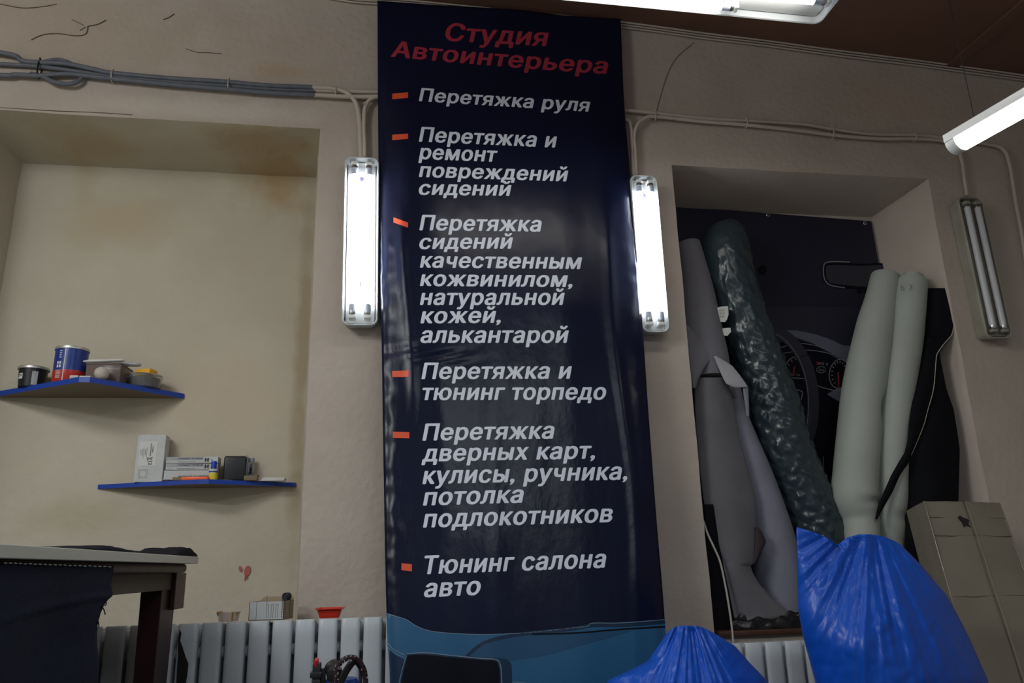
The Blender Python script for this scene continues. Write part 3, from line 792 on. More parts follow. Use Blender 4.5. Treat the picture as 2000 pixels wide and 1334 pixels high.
# ------------------------------------------------------------------ radiators
def atx(px, py, X):
    """the point on the plane x = X seen at a pixel"""
    c = Vector((px - 1000.0, py - 667.0, F)); d = Vector((AX.dot(c), AY.dot(c), AZ.dot(c)))
    return CAM + d * ((X - CAM.x) / d.x)
def radiator(label, x_right, pitch, n, ztop, zbot, Yf):
    t = thing('radiator', label, 'radiator', (x_right - pitch * n / 2, Yf + .05, zbot), 'white sectional radiators under the niches')
    first = None
    for k in range(n):
        xc = x_right - pitch * (k + .5)
        if first is None:
            b = MB()
            wf = pitch - .0115
            # front plate with rolled long edges and a crowned top
            pts = [(-wf/2, .016), (-wf/2, .007), (-wf/2 + .004, .002), (-wf/2 + .012, 0), (wf/2 - .012, 0), (wf/2 - .004, .002), (wf/2, .007), (wf/2, .016)]
            rows = [(ztop - .0, .010), (ztop - .001, .004), (ztop - .006, .0), (ztop - .05, 0), (zbot + .05, 0), (zbot, .006)]
            def fp(u, v):
                i = min(int(u * 7 + .5), 7); j = min(int(v * 5 + .5), 5)
                return Vector((xc + pts[i][0], Yf + pts[i][1] + rows[j][1] * (1 if pts[i][1] < .01 else .4), rows[j][0]))
            V = b.grid(fp, 7, 5)
            b.box((xc, Yf + .0125, (ztop + zbot)/2 - .002), (wf - .002, .008, ztop - zbot - .012))
            b.box((xc, Yf + .05, (ztop + zbot)/2), (wf - .002, .080, ztop - zbot - .03), bev=.003)       # water column
            b.box((xc, Yf + .088, (ztop + zbot)/2), (pitch - .0006, .004, ztop - zbot - .02))             # back plate added to keep light out of the gaps
            for zc in (ztop - .012, zbot + .012):
                b.box((xc, Yf + .052, zc), (wf - .010, .084, .012), bev=.004)                        # top and bottom grille
            for zc in (ztop - .088, zbot + .07):
                b.lathe([(0, -pitch/2 - .0005), (.017, -pitch/2 - .0005), (.017, pitch/2 + .0005), (0, pitch/2 + .0005)], (xc, Yf + .052, zc), 14, rot=Matrix.Rotation(math.pi/2, 3, 'Y'))
            first = obj('section', b, M['radiator'], t, ang=40); x0 = xc
        else:
            c = first.copy(); COL.objects.link(c); c.parent = t; c.location = (xc - x0, 0, 0)
    return t
RTZ = at(480, 1214, -.17).z
rad1 = radiator('white sectional radiator below the shelf niche, running under the table and banner', 0.137, 0.0687, 16, RTZ, .12, -.17)
# burnt stain on the section beside the table leg
b = MB()
st = [(351,1229),(354,1237),(352,1252),(356,1262),(362,1282),(368,1296),(366,1318),(362,1340),(360,1362),(353,1378),(350,1366),(346,1380),(344,1340),(346,1300),(348,1276),(347,1250)]
b.prism([at(x, y, -.171) for x, y in st], (0, .0008, 0))
sx = obj('soot_stain', b, M['soot'], rad1); sx['label'] = 'black soot stain'
RZ2 = at(1500, 1254, -.15).z
rad2 = radiator('white sectional radiator below the niche of rolls, partly behind the blue bags', 1.62, 0.0715, 7, RZ2, .10, -.15)
# brown board on the sill of the niche of rolls
M['wood_dark'] = mat('wood_dark', (0.075, 0.030, 0.018), 0.5, 0.4, col2=(0.045, 0.018, 0.012), cs=14, bump=.1, bs=30)
M['film_black'] = mat('film_black', (0.010, 0.010, 0.013), 0.25, 0.6, bump=.6, bs=22, bdist=.01, aniso=(.35, 1, 1.4))
b = MB(); b.box(((RXL + RXR)/2, .135, RZB + .010), (RXR - RXL - .02, .31, .020), bev=.004)
o = struct('trim_1', b, M['wood_dark']); o['label'] = 'brown window sill board'
SZ = RZB + .020

# ------------------------------------------------------------------ things on the radiator
def lineprint(mb, txt, p0, ux, uz, h, mi, bold=.015, shear=0.0):
    """printed characters starting at p0, running along ux, letter height h along uz"""
    bm = letters(txt, bold, shear); a, c = span(bm)
    on = ux.cross(uz)
    for v in bm.verts: v.co = p0 + ux * ((v.co.x - a) * h / CAP) + uz * (v.co.y * h / CAP) + on * (v.co.z * 4e-5)
    mb.add(bm, mi)
M['red_plastic'] = mat('red_plastic', (0.60, 0.035, 0.015), 0.35, 0.5)
M['carton_white'] = mat('carton_white', (0.55, 0.57, 0.58), 0.7, 0.3, col2=(0.48, 0.49, 0.49), cs=20)
M['carton_brown'] = mat('carton_brown', (0.34, 0.27, 0.18), 0.8, 0.3, col2=(0.27, 0.21, 0.14), cs=20)
M['ink'] = mat('ink', (0.05, 0.05, 0.07), 0.7)
M['black_plastic'] = mat('black_plastic', (0.016, 0.017, 0.020), 0.4, 0.5)
M['clear'] = mat('clear_plastic', (0.80, 0.74, 0.70), 0.2, 0.5, trans=0.72, ior=1.15)
M['cup_plastic'] = M['clear']; M['clear'] = mat('clear_bright', (0.93, 0.94, 0.94), 0.08, 0.6, trans=0.93, ior=1.15)
M['amber'] = mat('amber_glue', (0.50, 0.27, 0.05), 0.25, 0.5)
# red tray
c = at(644, 1207, -.12); c.z = RTZ + .0005
wt, wb = (at(672,1190,-.12) - at(617,1190,-.12)).length / 2, (at(663,1207,-.12) - at(626,1207,-.12)).length / 2
hh = at(644, 1187, -.12).z - c.z
b = MB()
def trayp(hx, hy, z): return [Vector((c.x + s1*hx + dx, c.y + s2*hy + dy, c.z + z)) for s1, s2, dx, dy in ((1,-1,-.006,0),(1,-1,0,.006),(1,1,0,-.006),(1,1,-.006,0),(-1,1,.006,0),(-1,1,0,-.006),(-1,-1,0,.006),(-1,-1,.006,0))]
rings = [trayp(wb, .030, 0), trayp(wt-.006, .040, hh-.003), trayp(wt, .046, hh-.003), trayp(wt, .046, hh), trayp(wt-.008, .038, hh), trayp(wb-.002, .028, .003)]
V = [[b.bm.verts.new(p) for p in r] for r in rings]
for a, d in zip(V, V[1:]):
    for k in range(8): b.bm.faces.new((a[k], a[(k+1)%8], d[(k+1)%8], d[k]))
b.bm.faces.new(V[0]); b.bm.faces.new(V[-1])
tag(obj('plastic_tray', b, M['red_plastic'], base=c), 'small red plastic tray standing on the white radiator', 'tray')
# white carton with an open top
c0 = at(485, 1211, -.150); c1 = at(553, 1211, -.150); zb_ = RTZ + .0005
hC = at(485, 1176, -.150).z - zb_
ux = (c1 - c0); ux.z = 0; wC = ux.length; ux.normalize(); uy = Vector((-ux.y, ux.x, 0)) + Vector((.25, 0, 0)); uy.normalize(); dC = .085
c0.z = zb_
car = thing('small_carton', 'open white carton printed with lines on the radiator under the paint splash', 'box', c0 + ux*wC/2 + uy*dC/2)
b = MB()
def wallp(p, q, th, mi):  b.hexa([p, q, q + Vector((0,0,hC)), p + Vector((0,0,hC)), p + th, q + th, q + th + Vector((0,0,hC)), p + th + Vector((0,0,hC))], mi)
wallp(c0, c0 + ux*wC, uy*.0015, 0); wallp(c0 + uy*dC, c0 + uy*dC + ux*wC, uy*-.0015, 1)
wallp(c0, c0 + uy*dC, ux*.0015, 1); wallp(c0 + ux*wC, c0 + ux*wC + uy*dC, ux*-.0015, 1)
b.hexa([c0, c0+ux*wC, c0+ux*wC+uy*dC, c0+uy*dC] + [p + Vector((0,0,.002)) for p in (c0, c0+ux*wC, c0+ux*wC+uy*dC, c0+uy*dC)], 1)
f0 = c0 - uy * .0006
def bar(x, z, w_, h_, mi=2): 
    p = f0 + ux*x + Vector((0,0,z)); b.hexa([p, p+ux*w_, p+ux*w_+Vector((0,0,h_)), p+Vector((0,0,h_))] + [q + uy*.0008 for q in (p, p+ux*w_, p+ux*w_+Vector((0,0,h_)), p+Vector((0,0,h_)))], mi)
bar(.022, .002, .0008, hC-.004); bar(.052, .045, .0008, .028)
for x in (.052, .066, .080): bar(x, .006, .0007, .040); bar(x+.006, .006, .0007, .040); bar(x, .046, .0067, .0007)
for x in (.098, .103, .108): 
    for k in range(9): bar(x, .006 + k*.0075, .002, .0055)
obj('carton', b, [M['carton_white'], M['carton_brown'], M['ink']], car, sm=False)
b = MB()                                        # back flap standing up
p = c0 + uy*dC + Vector((0,0,hC)); q = p + ux*wC
b.hexa([p, q, q + Vector((-.004,.004,.012)), p + Vector((.012,.004,.012))] + [k + uy*.0015 for k in (p, q, q + Vector((-.004,.004,.012)), p + Vector((.012,.004,.012)))])
obj('flap', b, M['carton_brown'], car, sm=False)
sp = c0 + ux*(wC-.012) + uy*.055; sp.z = zb_ + .003
b = MB(); b.lathe([(0,0),(.012,0),(.012,hC+.002),(.015,hC+.004),(.015,hC+.014),(.010,hC+.020),(0,hC+.021)], sp, 20)
tag(obj('thread_spool', b, M['black_plastic'], base=sp), 'dark spool poking out of the open white carton on the radiator', 'spool')
# clear cup with amber drips
c = at(446, 1212, -.12); c.z = RTZ + .0005
rc = (at(468,1200,-.12) - at(423,1200,-.12)).length/2; hc = at(446,1195,-.12).z - c.z
cup = thing('plastic_cup', 'clear plastic cup with dried amber glue on the radiator', 'cup', c)
b = MB(); b.lathe([(0,0),(rc*.86,0),(rc*.98,hc),(rc*1.03,hc),(rc*1.03,hc-.002),(rc*.96,hc-.002),(rc*.84,.0015),(0,.0015)], c, 32)
obj('cup_body', b, M['cup_plastic'], cup)
b = MB()
for a0, l0 in ((-60,1.0),(205,.45),(170,.35),(-35,.4)):
    a = math.radians(a0); d = Vector((math.cos(a), math.sin(a), 0))
    b = MB(); b.tube([c + d*rc*1.0 + Vector((0,0,hc)), c + d*rc*.97 + Vector((0,0,hc*(1-l0*.5))), c + d*rc*.93 + Vector((0,0,hc*(1-l0)+.001))], [.003,.0025,.0015], 6); obj('dried_glue', b, M['amber'], cup)
b = MB(); b.tube([c + Vector((math.cos(a)*rc*1.01, math.sin(a)*rc*1.01, hc)) for a in [math.pi*.75 + k*.14 for k in range(11)]], .0016, 6)
obj('dried_glue', b, M['amber'], cup)

# ------------------------------------------------------------------ corner shelves
M['shelf_blue'] = mat('shelf_blue', (0.012, 0.055, 0.36), 0.4, 0.5)
M['shelf_board'] = mat('shelf_board', (0.20, 0.155, 0.11), 0.6, 0.3)
def shelf(label, L, A, R, z, th):
    out = [Vector((L.x, LD - .004, z)), Vector((R.x, LD - .004, z)), Vector((A.x + .018, A.y, z)), Vector((A.x - .018, A.y, z))]
    t = thing('wall_shelf', label, 'shelf', ((L.x + R.x)/2, LD, z - th), 'triangular wall shelves')
    b = MB(); b.prism([p - Vector((0,0,.0)) for p in out], (0, 0, -th)); obj('board', b, M['shelf_board'], t, sm=False)
    b = MB()
    for p, q in ((out[1], out[2]), (out[2], out[3]), (out[3], out[0])):
        n = Vector((q.y - p.y, p.x - q.x, 0)).normalized()
        if n.y > 0: n = -n
        b.hexa([p, q, q - Vector((0,0,th)), p - Vector((0,0,th)), p + n*.0015, q + n*.0015, q + n*.0015 - Vector((0,0,th)), p + n*.0015 - Vector((0,0,th))])
    obj('edge_band', b, M['shelf_blue'], t, sm=False)
    return t
z1 = at(360, 769.5, LD).z
A1 = at(165, 742, .10); R1 = at(360, 770, LD); L1 = Vector((LBL + .03, LD, z1))
shelf('upper blue-edged triangular shelf carrying cans and boxes', L1, A1, R1, z1, .019)
z2 = (at(193, 945, LD).z + at(578, 945, LD).z)/2
A2 = at(398, 940, .22); R2 = at(578, 945, LD); L2 = at(193, 945, LD)
shelf('lower blue-edged triangular shelf carrying pen refills and a white carton', L2, A2, R2, z2, .016)

M['can_blue'] = mat('can_blue', (0.010, 0.030, 0.20), 0.3, 0.5, col2=(0.012, 0.04, 0.26), cs=20)
M['can_red'] = mat('can_red', (0.42, 0.025, 0.02), 0.3, 0.5)
M['paper'] = mat('paper', (0.62, 0.62, 0.60), 0.7, 0.3)
M['paper_grey'] = mat('paper_grey', (0.36, 0.38, 0.40), 0.6)
M['cream_metal'] = mat('lid_metal', (0.50, 0.49, 0.46), 0.35, 0.5, metal=.6)
M['tub_black'] = mat('tub_black', (0.012, 0.014, 0.018), 0.35, 0.5)
M['smoke'] = mat('smoky_plastic', (0.30, 0.24, 0.22), 0.15, 0.6, trans=0.55, ior=1.2)
M['grey_plastic'] = mat('grey_plastic', (0.42, 0.43, 0.44), 0.4, 0.5)
M['white_plastic'] = mat('white_plastic', (0.62, 0.61, 0.58), 0.4, 0.5)
M['putty'] = mat('putty', (0.52, 0.48, 0.42), 0.8, 0.3, col2=(0.44,.40,.35), cs=60, bump=.4, bs=90, bdist=.003)
M['yellow'] = mat('yellow_card', (0.80, 0.42, 0.02), 0.5, 0.4)
M['blue_cap'] = mat('blue_cap', (0.01, 0.04, 0.45), 0.35, 0.5)
M['yellow_liquid'] = mat('yellow_liquid', (0.70, 0.60, 0.05), 0.25, 0.5)
M['orange_plastic'] = mat('orange_plastic', (0.90, 0.13, 0.02), 0.4, 0.5)
M['blue_print'] = mat('blue_print', (0.02, 0.06, 0.30), 0.5)
M['steel'] = mat('steel_plate', (0.32, 0.33, 0.36), 0.35, 0.5, metal=.8)
M['brown_card'] = mat('brown_card', (0.20, 0.15, 0.09), 0.7)
def radpx(px0, px1, py, Y): return (at(px1, py, Y) - at(px0, py, Y)).length / 2
def base_at(px, Y, z): p = at(px, 700, Y); q = at(px, 760, Y); t = (z - p.z) / (q.z - p.z); return p.lerp(q, t)
UZ = Vector((0, 0, 1))
# black tub
Y = .29; c = base_at(61, Y, z1); c.z += .0005; r = radpx(34, 89, 735, Y); h = at(61, 722, Y).z - c.z
tub = thing('plastic_tub', 'black plastic tub with pale lid standing left of the blue can on the upper shelf', 'tub', c)
b = MB(); b.lathe([(0,0),(r*.90,0),(r,h),(r*.95,h)], c, 32); obj('tub_body', b, M['tub_black'], tub)
b = MB(); b.lathe([(0,h-.004),(r*1.09,h-.004),(r*1.10,h+.002),(r*1.07,h+.006),(r*.98,h+.005),(0,h+.004)], c, 32); obj('lid', b, M['cream_metal'], tub)
def wraplabel(c, r, h0, h1, a0, a1, mt, parent, txt=None):
    b = MB()
    b.grid(lambda u, v: c + Vector((math.cos(math.radians(lerp(a0,a1,u)))*r, math.sin(math.radians(lerp(a0,a1,u)))*r, lerp(h0,h1,v))), 10, 2)
    ms = [mt]
    if txt:
        bm = letters(txt, .02, 0); s0, s1 = span(bm)
        for v in bm.verts:
            a = math.radians(lerp(a0 + 3, a1 - 3, (v.co.x - s0)/(s1 - s0)))
            v.co = c + Vector((math.cos(a)*(r+.0006), math.sin(a)*(r+.0006), lerp(h0,h1,.35) + v.co.y*(h1-h0)*.5))
        b.add(bm, 1); ms.append(M['ink'])
    return obj('label', b, ms, parent, normals=False, ang=180)
wraplabel(c, r*.965, h*.38, h*.72, 222, 248, M['paper'], tub, '7M')
wraplabel(c, r*.975, h*.05, h*.80, 288, 312, M['paper_grey'], tub)
# blue and red can
Y = .225; c = base_at(133, Y, z1); c.z += .0005; r = radpx(101, 165, 712, Y); h = at(133, 684, Y).z - c.z
can = thing('round_can', 'blue can fading to red below, with a pale rim, on the upper shelf', 'can', c)
b = MB(); b.lathe([(0,0),(r*.97,0),(r*.99,.002),(r*.985,h*.34),(r*.985,h*.42),(r*.985,h-.006),(0,h-.006)], c, 40, mi=lambda i: 1 if i < 3 else 0)
obj('can_body', b, [M['can_blue'], M['can_red']], can)
b = MB(); b.lathe([(r*.985,h-.006),(r*1.03,h-.006),(r*1.04,h-.001),(r*1.02,h+.004),(r*.95,h+.003),(r*.94,h-.002),(0,h-.002)], c, 40); obj('rim', b, M['cream_metal'], can)
b = MB()
def onc(a, z, e=.0008): a = math.radians(a); return c + Vector((math.cos(a)*(r*.985+e), math.sin(a)*(r*.985+e), z))
def cpatch(a0, a1, h0, h1, mi): b.grid(lambda u, v: onc(lerp(a0,a1,u), lerp(h0,h1,v)), 4, 1, mi)
cpatch(267, 270, .004, h-.008, 0); cpatch(276, 278.5, h*.3, h*.88, 2)
for zz in (.86,.80,.74,.68): cpatch(247, 256, h*zz, h*(zz+.028), 0)
for zz in (.50,.40):
    cpatch(240, 247, h*zz, h*(zz+.075), 0); cpatch(250, 257, h*zz, h*(zz+.075), 0)
for k in range(7): cpatch(238, 258, h*(.10+k*.035), h*(.112+k*.035), 0)
for k in range(10): cpatch(288, 308, h*(.45+k*.045), h*(.46+k*.045), 2)
obj('label_print', b, [M['paper'], M['can_red'], M['blue_print']], can, normals=False, ang=180)
# smoky clear box
def boxpx(x0, x1, ytop, Yf, dep, z, rz=0.0):
    p = base_at(x0, Yf, z); q = base_at(x1, Yf, z); ux = q - p; ux.z = 0; wd = ux.length
    ux.normalize(); ux = Matrix.Rotation(rz, 3, 'Z') @ ux; uy = Vector((-ux.y, ux.x, 0))
    hgt = at((x0 + x1)/2, ytop, Yf).z - z
    p.z = z + .0005
    return p, ux, uy, wd, hgt
p, ux, uy, wd, h = boxpx(164, 234, 711, .19, .10, z1, -.05)
sb = thing('clear_box', 'smoky clear plastic box next to the blue can on the upper shelf', 'box', p + ux*wd/2 + uy*.06)
b = MB(); ce_ = p + ux*wd/2 + uy*.062 + UZ*h/2
rm = Matrix((ux, uy, UZ)).transposed()
b.box(ce_, (wd, .124, h), rot=rm, bev=.004)
b.box(ce_, (wd-.008, .116, h-.008), rot=rm, bev=.002)
obj('box_body', b, M['smoke'], sb, ang=40, normals=False)
b = MB(); b.box(ce_ + uy*.01 - UZ*h*.12, (wd*.72, .07, h*.6), rot=rm, bev=.01); obj('contents', b, M['brown_card'], sb)
b = MB(); b.box(ce_ + UZ*(h/2+.001), (wd*1.015, .127, .007), rot=rm, bev=.003); obj('lid', b, M['smoke'], sb)
topz = (p.z + h + .0055)
# two long grey handles lying on the box
def handle(name, label, pts, r0, mt):
    q = catmull(pts, 5); n = len(q)
    rr = [r0 * (0.45 + 0.55 * smooth(min(i, n-1-i)/3.0)) * (1 + .12 * math.sin(i*.5)) for i in range(n)]
    b = MB(); b.tube(q, rr, 14)
    zc = sum((v.z for v in q))/n
    for v in b.bm.verts: v.co.z = zc + (v.co.z - zc)*.62
    return tag(obj(name, b, mt), label, 'tool')
def lay(px, py, Y): return at(px, py, Y)
handle('trimmer_tool', 'white flattened hand tool lying on the smoky clear box', [at(162,707.5,.205), at(195,706,.207), at(225,703.5,.21), at(243,702.5,.215)], .011, M['white_plastic'])
handle('sander_tool', 'grey rounded hand tool lying across the back of the smoky clear box', [at(200,712,.245), at(232,711.5,.25), at(260,711.5,.255), at(276,711.5,.26)], .0150, M['grey_plastic'])
# putty ball, little packets
c = base_at(197, .145, z1); r = radpx(183, 212, 738, .145)
b = MB(); bm = bmesh.new(); bmesh.ops.create_icosphere(bm, subdivisions=4, radius=r)
for v in bm.verts: v.co *= 1 + .06 * nz(v.co.x*40, v.co.y*40, v.co.z*40); v.co.z *= .98
b.add(bm, 0, Matrix.Translation(c + UZ*(r*.97)))
tag(obj('putty_ball', b, M['putty']), 'off-white lumpy putty ball at the tip of the upper shelf', 'ball')
for x0, x1, yt, Yf, lab in ((135,151,733,.145,'tiny pale packet leaning by the foot of the blue can'), (154,176,734,.128,'tiny white packet at the tip of the upper shelf, next to the putty ball')):
    p, ux, uy, wd, h = boxpx(x0, x1, yt, Yf, .03, z1)
    b = MB(); b.box(p + ux*wd/2 + uy*.016 + UZ*h/2, (wd, .03, h), rot=Matrix((ux,uy,UZ)).transposed(), bev=.0015)
    b.box(p + ux*wd/2 + uy*.0008 + UZ*h*.5, (wd*.7, .002, h*.35), rot=Matrix((ux,uy,UZ)).transposed(), mi=1)
    tag(obj('small_packet', b, [M['paper'], M['paper_grey']]), lab, 'packet', 'small packets on the upper shelf')
# clear container with dark filling and a yellow box on it
Y = .295; c = base_at(280, Y, z1); c.z += .0005; r = radpx(246, 314, 745, Y); h = at(280, 736, Y).z - c.z
ctn = thing('clear_container', 'round clear container with dark filling under the yellow box on the upper shelf', 'container', c)
b = MB(); b.lathe([(0,0),(r*.90,0),(r*.94,.004),(r,h-.004),(r*.97,h-.004),(r*.9,.004),(0,.003)], c, 36); obj('tub_body', b, M['clear'], ctn)
b = MB(); b.lathe([(0,.0035),(r*.86,.0035),(r*.92,h*.80),(0,h*.82)], c, 36); obj('filling', b, M['tub_black'], ctn)
b = MB(); b.lathe([(0,h-.003),(r*1.04,h-.004),(r*1.05,h),(r*1.02,h+.003),(0,h+.002)], c, 36); obj('lid', b, M['clear'], ctn)
zt = c.z + h + .0035
p, ux, uy, wd, hh = boxpx(262, 296, 727, .262, .05, zt, -.35)
p.z = zt
b = MB(); b.box(p + ux*wd/2 + uy*.027 + UZ*.009, (wd, .048, .018), rot=Matrix((ux,uy,UZ)).transposed(), bev=.001)
tag(obj('yellow_box', b, M['yellow']), 'small yellow box lying on the round clear container', 'box')

# lower shelf: white carton with a studio card
p, ux, uy, wd, h = boxpx(260, 316, 850, .300, .06, z2, .0)
tall = thing('white_carton', 'tall white carton with a business card on the lower shelf', 'box', p + ux*wd/2 + uy*.03)
rm = Matrix((ux, uy, UZ)).transposed()
b = MB(); b.box(p + ux*wd/2 + uy*.030 + UZ*h/2, (wd, .060, h), rot=rm, bev=.002); b.box(p + ux*wd*.55 + uy*.03 + UZ*(h+.0005), (wd*.86, .054, .003), rot=rm, bev=.001)
obj('carton', b, M['carton_white'], tall, sm=False)
b = MB(); fp = p - uy*.0008
def rect(x0, x1, za, zb, mi, e=0.0, th=.0006):
    o0 = fp - uy*e
    pts = [o0+ux*x0*wd+UZ*za*h, o0+ux*x1*wd+UZ*za*h, o0+ux*x1*wd+UZ*zb*h, o0+ux*x0*wd+UZ*zb*h]
    b.prism(pts, uy*th, mi)
rect(.10, .72, .34, .86, 0)
def vert_text(t, x, z, hgt, mi):
    lineprint(b, t, fp - uy*.0012 + ux*x*wd + UZ*z*h, -UZ, ux, hgt, mi, .02)
vert_text('V12', .47, .53, .013, 1); vert_text('V\u25CFLT', .41, .53, .0048, 1); vert_text('Студия', .56, .76, .0048, 1); vert_text('Автоинтерьера', .49, .82, .0045, 1)
for x, za, zb in ((.365,.50,.75),(.33,.56,.72),(.30,.58,.70),(.255,.50,.75),(.22,.56,.72),(.185,.58,.70),(.14,.57,.69)):
    for k in range(6): rect(x, x+.016, lerp(za,zb,k/6), lerp(za,zb,(k+.72)/6), 2, .0012)
rect(.415, .445, .48, .495, 3, .0012)
obj('business_card', b, [M['paper'], M['ink'], M['paper_grey'], M['red_plastic']], tall, sm=False)
b = MB()
for s in (.05, .035):
    q = [fp + ux*(.30*wd + s*.45*math.cos(a)) + UZ*(.18*h + s*.45*math.sin(a)) for a in [math.pi/4 + k*math.pi/2 for k in range(5)]]
    b.tube(q, .0006, 5)
M['stamp'] = mat('stamp_pink', (0.50, 0.38, 0.40), 0.7)
obj('faded_stamp', b, M['stamp'], tall)
# boxes of pen refills
def refill(x0, x1, yt, yb, Yf, rz, label, flip=False):
    zb_ = max(z2 + .0005, at((x0+x1)/2, yb, Yf).z)
    p, ux, uy, wd, h = boxpx(x0, x1, yt, Yf, .05, zb_, rz)
    p.z = zb_
    t = thing('refill_box', label, 'box', p + ux*wd/2 + uy*.025, 'boxes of gel pen refills on the lower shelf')
    rm = Matrix((ux, uy, UZ)).transposed()
    b = MB(); b.box(p + ux*wd/2 + uy*.025 + UZ*h/2, (wd, .05, h), rot=rm, bev=.0008); obj('carton', b, M['carton_white'], t, sm=False)
    b = MB(); f = p - uy*.0006
    def R_(xa, xb, za, zb, mi):
        b.prism([f+ux*xa*wd+UZ*za*h, f+ux*xb*wd+UZ*za*h, f+ux*xb*wd+UZ*zb*h, f+ux*xa*wd+UZ*zb*h], uy*.0005, mi)
    if not flip:
        R_(.01, .72, .46, .98, 0); R_(.22, .56, .16, .22, 1); R_(.56, .68, .18, .20, 0); R_(.02, .13, .22, .25, 0); R_(.02, .10, .12, .15, 0)
        lineprint(b, 'ГЕЛЕВЫЙ СТЕРЖЕНЬ', f - uy*.0006 + ux*.23*wd + UZ*.60*h, ux, UZ, h*.25, 1, .03)
        lineprint(b, '\u25CF КРСИН', f - uy*.0006 + ux*.05*wd + UZ*.60*h, ux, UZ, h*.2, 2, 0)
        lineprint(b, 'H', f - uy*.0006 + ux*.745*wd + UZ*.22*h, ux, UZ, h*.60, 1, .09)
        lineprint(b, '-', f - uy*.0006 + ux*.86*wd + UZ*.3*h, ux, UZ, h*.60, 1, .06)
    else:
        R_(.33, 1.0, .02, .44, 0); R_(.86, .89, .70, .76, 1)
        lineprint(b, 'ГЕЛЕВЫЙ СТЕРЖЕНЬ', f - uy*.0006 + ux*.93*wd + UZ*.38*h, -ux, -UZ, h*.25, 1, .03)
    obj('print', b, [M['paper_grey'], M['ink'], M['grey_plastic']], t, sm=False)
    return t
refill(319, 424, 918.5, 936, .287, .0, 'lowest refill box of the stack, white with its print upside down', True)
refill(323, 425, 905, 917.5, .290, .0, 'middle refill box of the stack, with a black H')
refill(324, 426, 892.5, 904.5, .288, -.03, 'top refill box of the stack, with a black H')
# glue bottle
Y = .262; c = base_at(415.5, Y, z2); c.z += .0005; r = radpx(407, 424, 930, Y); hB = at(416, 901, Y).z - c.z
bt = thing('glue_bottle', 'tiny yellow bottle with a blue cap before the refill boxes', 'bottle', c)
b = MB(); b.lathe([(0,0),(r*.95,0),(r,.002),(r,hB*.38),(r*1.02,hB*.38),(r*1.02,hB*.55),(r*.9,hB*.57),(r*.6,hB*.60)], c, 24, mi=lambda i: 1 if i >= 4 and i < 6 else 0); obj('bottle_body', b, [M['yellow_liquid'], M['paper']], bt)
b = MB(); b.lathe([(r*1.035,hB*.40),(r*1.035,hB*.48)], c, 24); obj('label', b, M['blue_print'], bt, normals=False)
b = MB(); b.lathe([(r*.5,hB*.59),(r*.66,hB*.59),(r*.62,hB*.80),(r*.66,hB*.80),(r*.60,hB),(0,hB*1.01)], c, 20); obj('cap', b, M['blue_cap'], bt)
# black device with a steel bracket
p, ux, uy, wd, h = boxpx(434, 479, 890, .282, .07, z2, .08)
dv_ = thing('black_device', 'black rounded box with a slotted steel bracket on the lower shelf', 'device', p + ux*wd/2 + uy*.03)
rm = Matrix((ux, uy, UZ)).transposed()
b = MB(); b.box(p + ux*wd/2 + uy*.032 + UZ*h/2, (wd, .062, h), rot=rm, bev=.009, seg=4); obj('case', b, M['black_plastic'], dv_)
b = MB(); c_ = p + ux*(wd+.004) + uy*.03 + UZ*h*.55
b.box(p + ux*(wd-.001) + uy*.035 + UZ*h*.56, (.0025, .055, h*.92), rot=rm)
for za, zb in ((.28,.42),(.80,1.0)): b.box(p + ux*(wd+.0115) + uy*.058 + UZ*h*(za+zb)/2, (.023, .0022, h*(zb-za)), rot=rm)
for xa in (.004, .0205): b.box(p + ux*(wd+xa) + uy*.058 + UZ*h*.62, (.006, .0022, h*.72), rot=rm)
obj('bracket', b, M['steel'], dv_, sm=False)
b = MB(); b.tube([p + ux*(wd+.012) + uy*.05 + UZ*h*.34, p + ux*(wd+.012) + uy*.05 + UZ*h*.60], .004, 8); obj('screw', b, M['black_plastic'], dv_); b = MB(); b.tube([p + ux*(wd-.002) + uy*.02 + UZ*h*.95, p + ux*(wd-.002) + uy*.02 + UZ*h*1.05], .0012, 6); obj('screw', b, M['black_plastic'], dv_)
# marker, stub, scraps, pad
def lying(px, Y): q = base_at(px, Y, z2); q.z = z2; return q
a_ = lying(337, .262); c_ = lying(410, .247); d_ = (c_ - a_).normalized()
mk = thing('utility_knife', 'bright orange cutter knife lying along the front edge of the lower shelf', 'knife', (a_ + c_)/2)
b = MB(); rm = Matrix((d_, Vector((-d_.y, d_.x, 0)), UZ)).transposed()
b.box((a_ + c_)/2 + d_*.014 + UZ*.0068, ((c_-a_).length*.72, .022, .0125), rot=rm, bev=.003); obj('handle', b, M['orange_plastic'], mk)
b = MB(); b.box(a_ + d_*.022 + UZ*.0066, (.040, .0205, .0115), rot=rm, bev=.002); obj('grip', b, M['brown_card'], mk)
b = MB(); b.box(a_ - d_*.016 + UZ*.004, (.045, .012, .0012), rot=rm); obj('blade', b, M['steel'], mk)
b = MB(); q = lying(490, .285); b.box(q + UZ*.0095, (.048, .026, .018), bev=.002); b.box(q + Vector((.018,0,.020)), (.020,.028,.004), bev=.001); tag(obj('wooden_stub', b, M['brown_card']), 'small brown stub lying between black device and white pad', 'stub')
p0 = lying(508, .315); q0 = lying(556, .315); 
b = MB()
for k in range(3): b.box((p0 + q0)/2 + Vector((.001*k, .004*k, .0026 + .0045*k)), ((q0-p0).length, .05, .0040), bev=.0004, mi=0)
tag(obj('note_pad', b, M['paper']), 'thin white pad at the end of the lower shelf past the black device', 'pad')
b = MB(); q = lying(432, .285)
b.grid(lambda u, v: q + Vector((-.04 + u*.085, -.022 + v*.025, .001 + .002*math.sin(u*3.1))), 10, 3); o = obj('paper_scrap', b, M['paper'], ang=180, normals=False); thicken(o, .0004); tag(o, 'curved white paper scrap in front of the black device', 'paper')

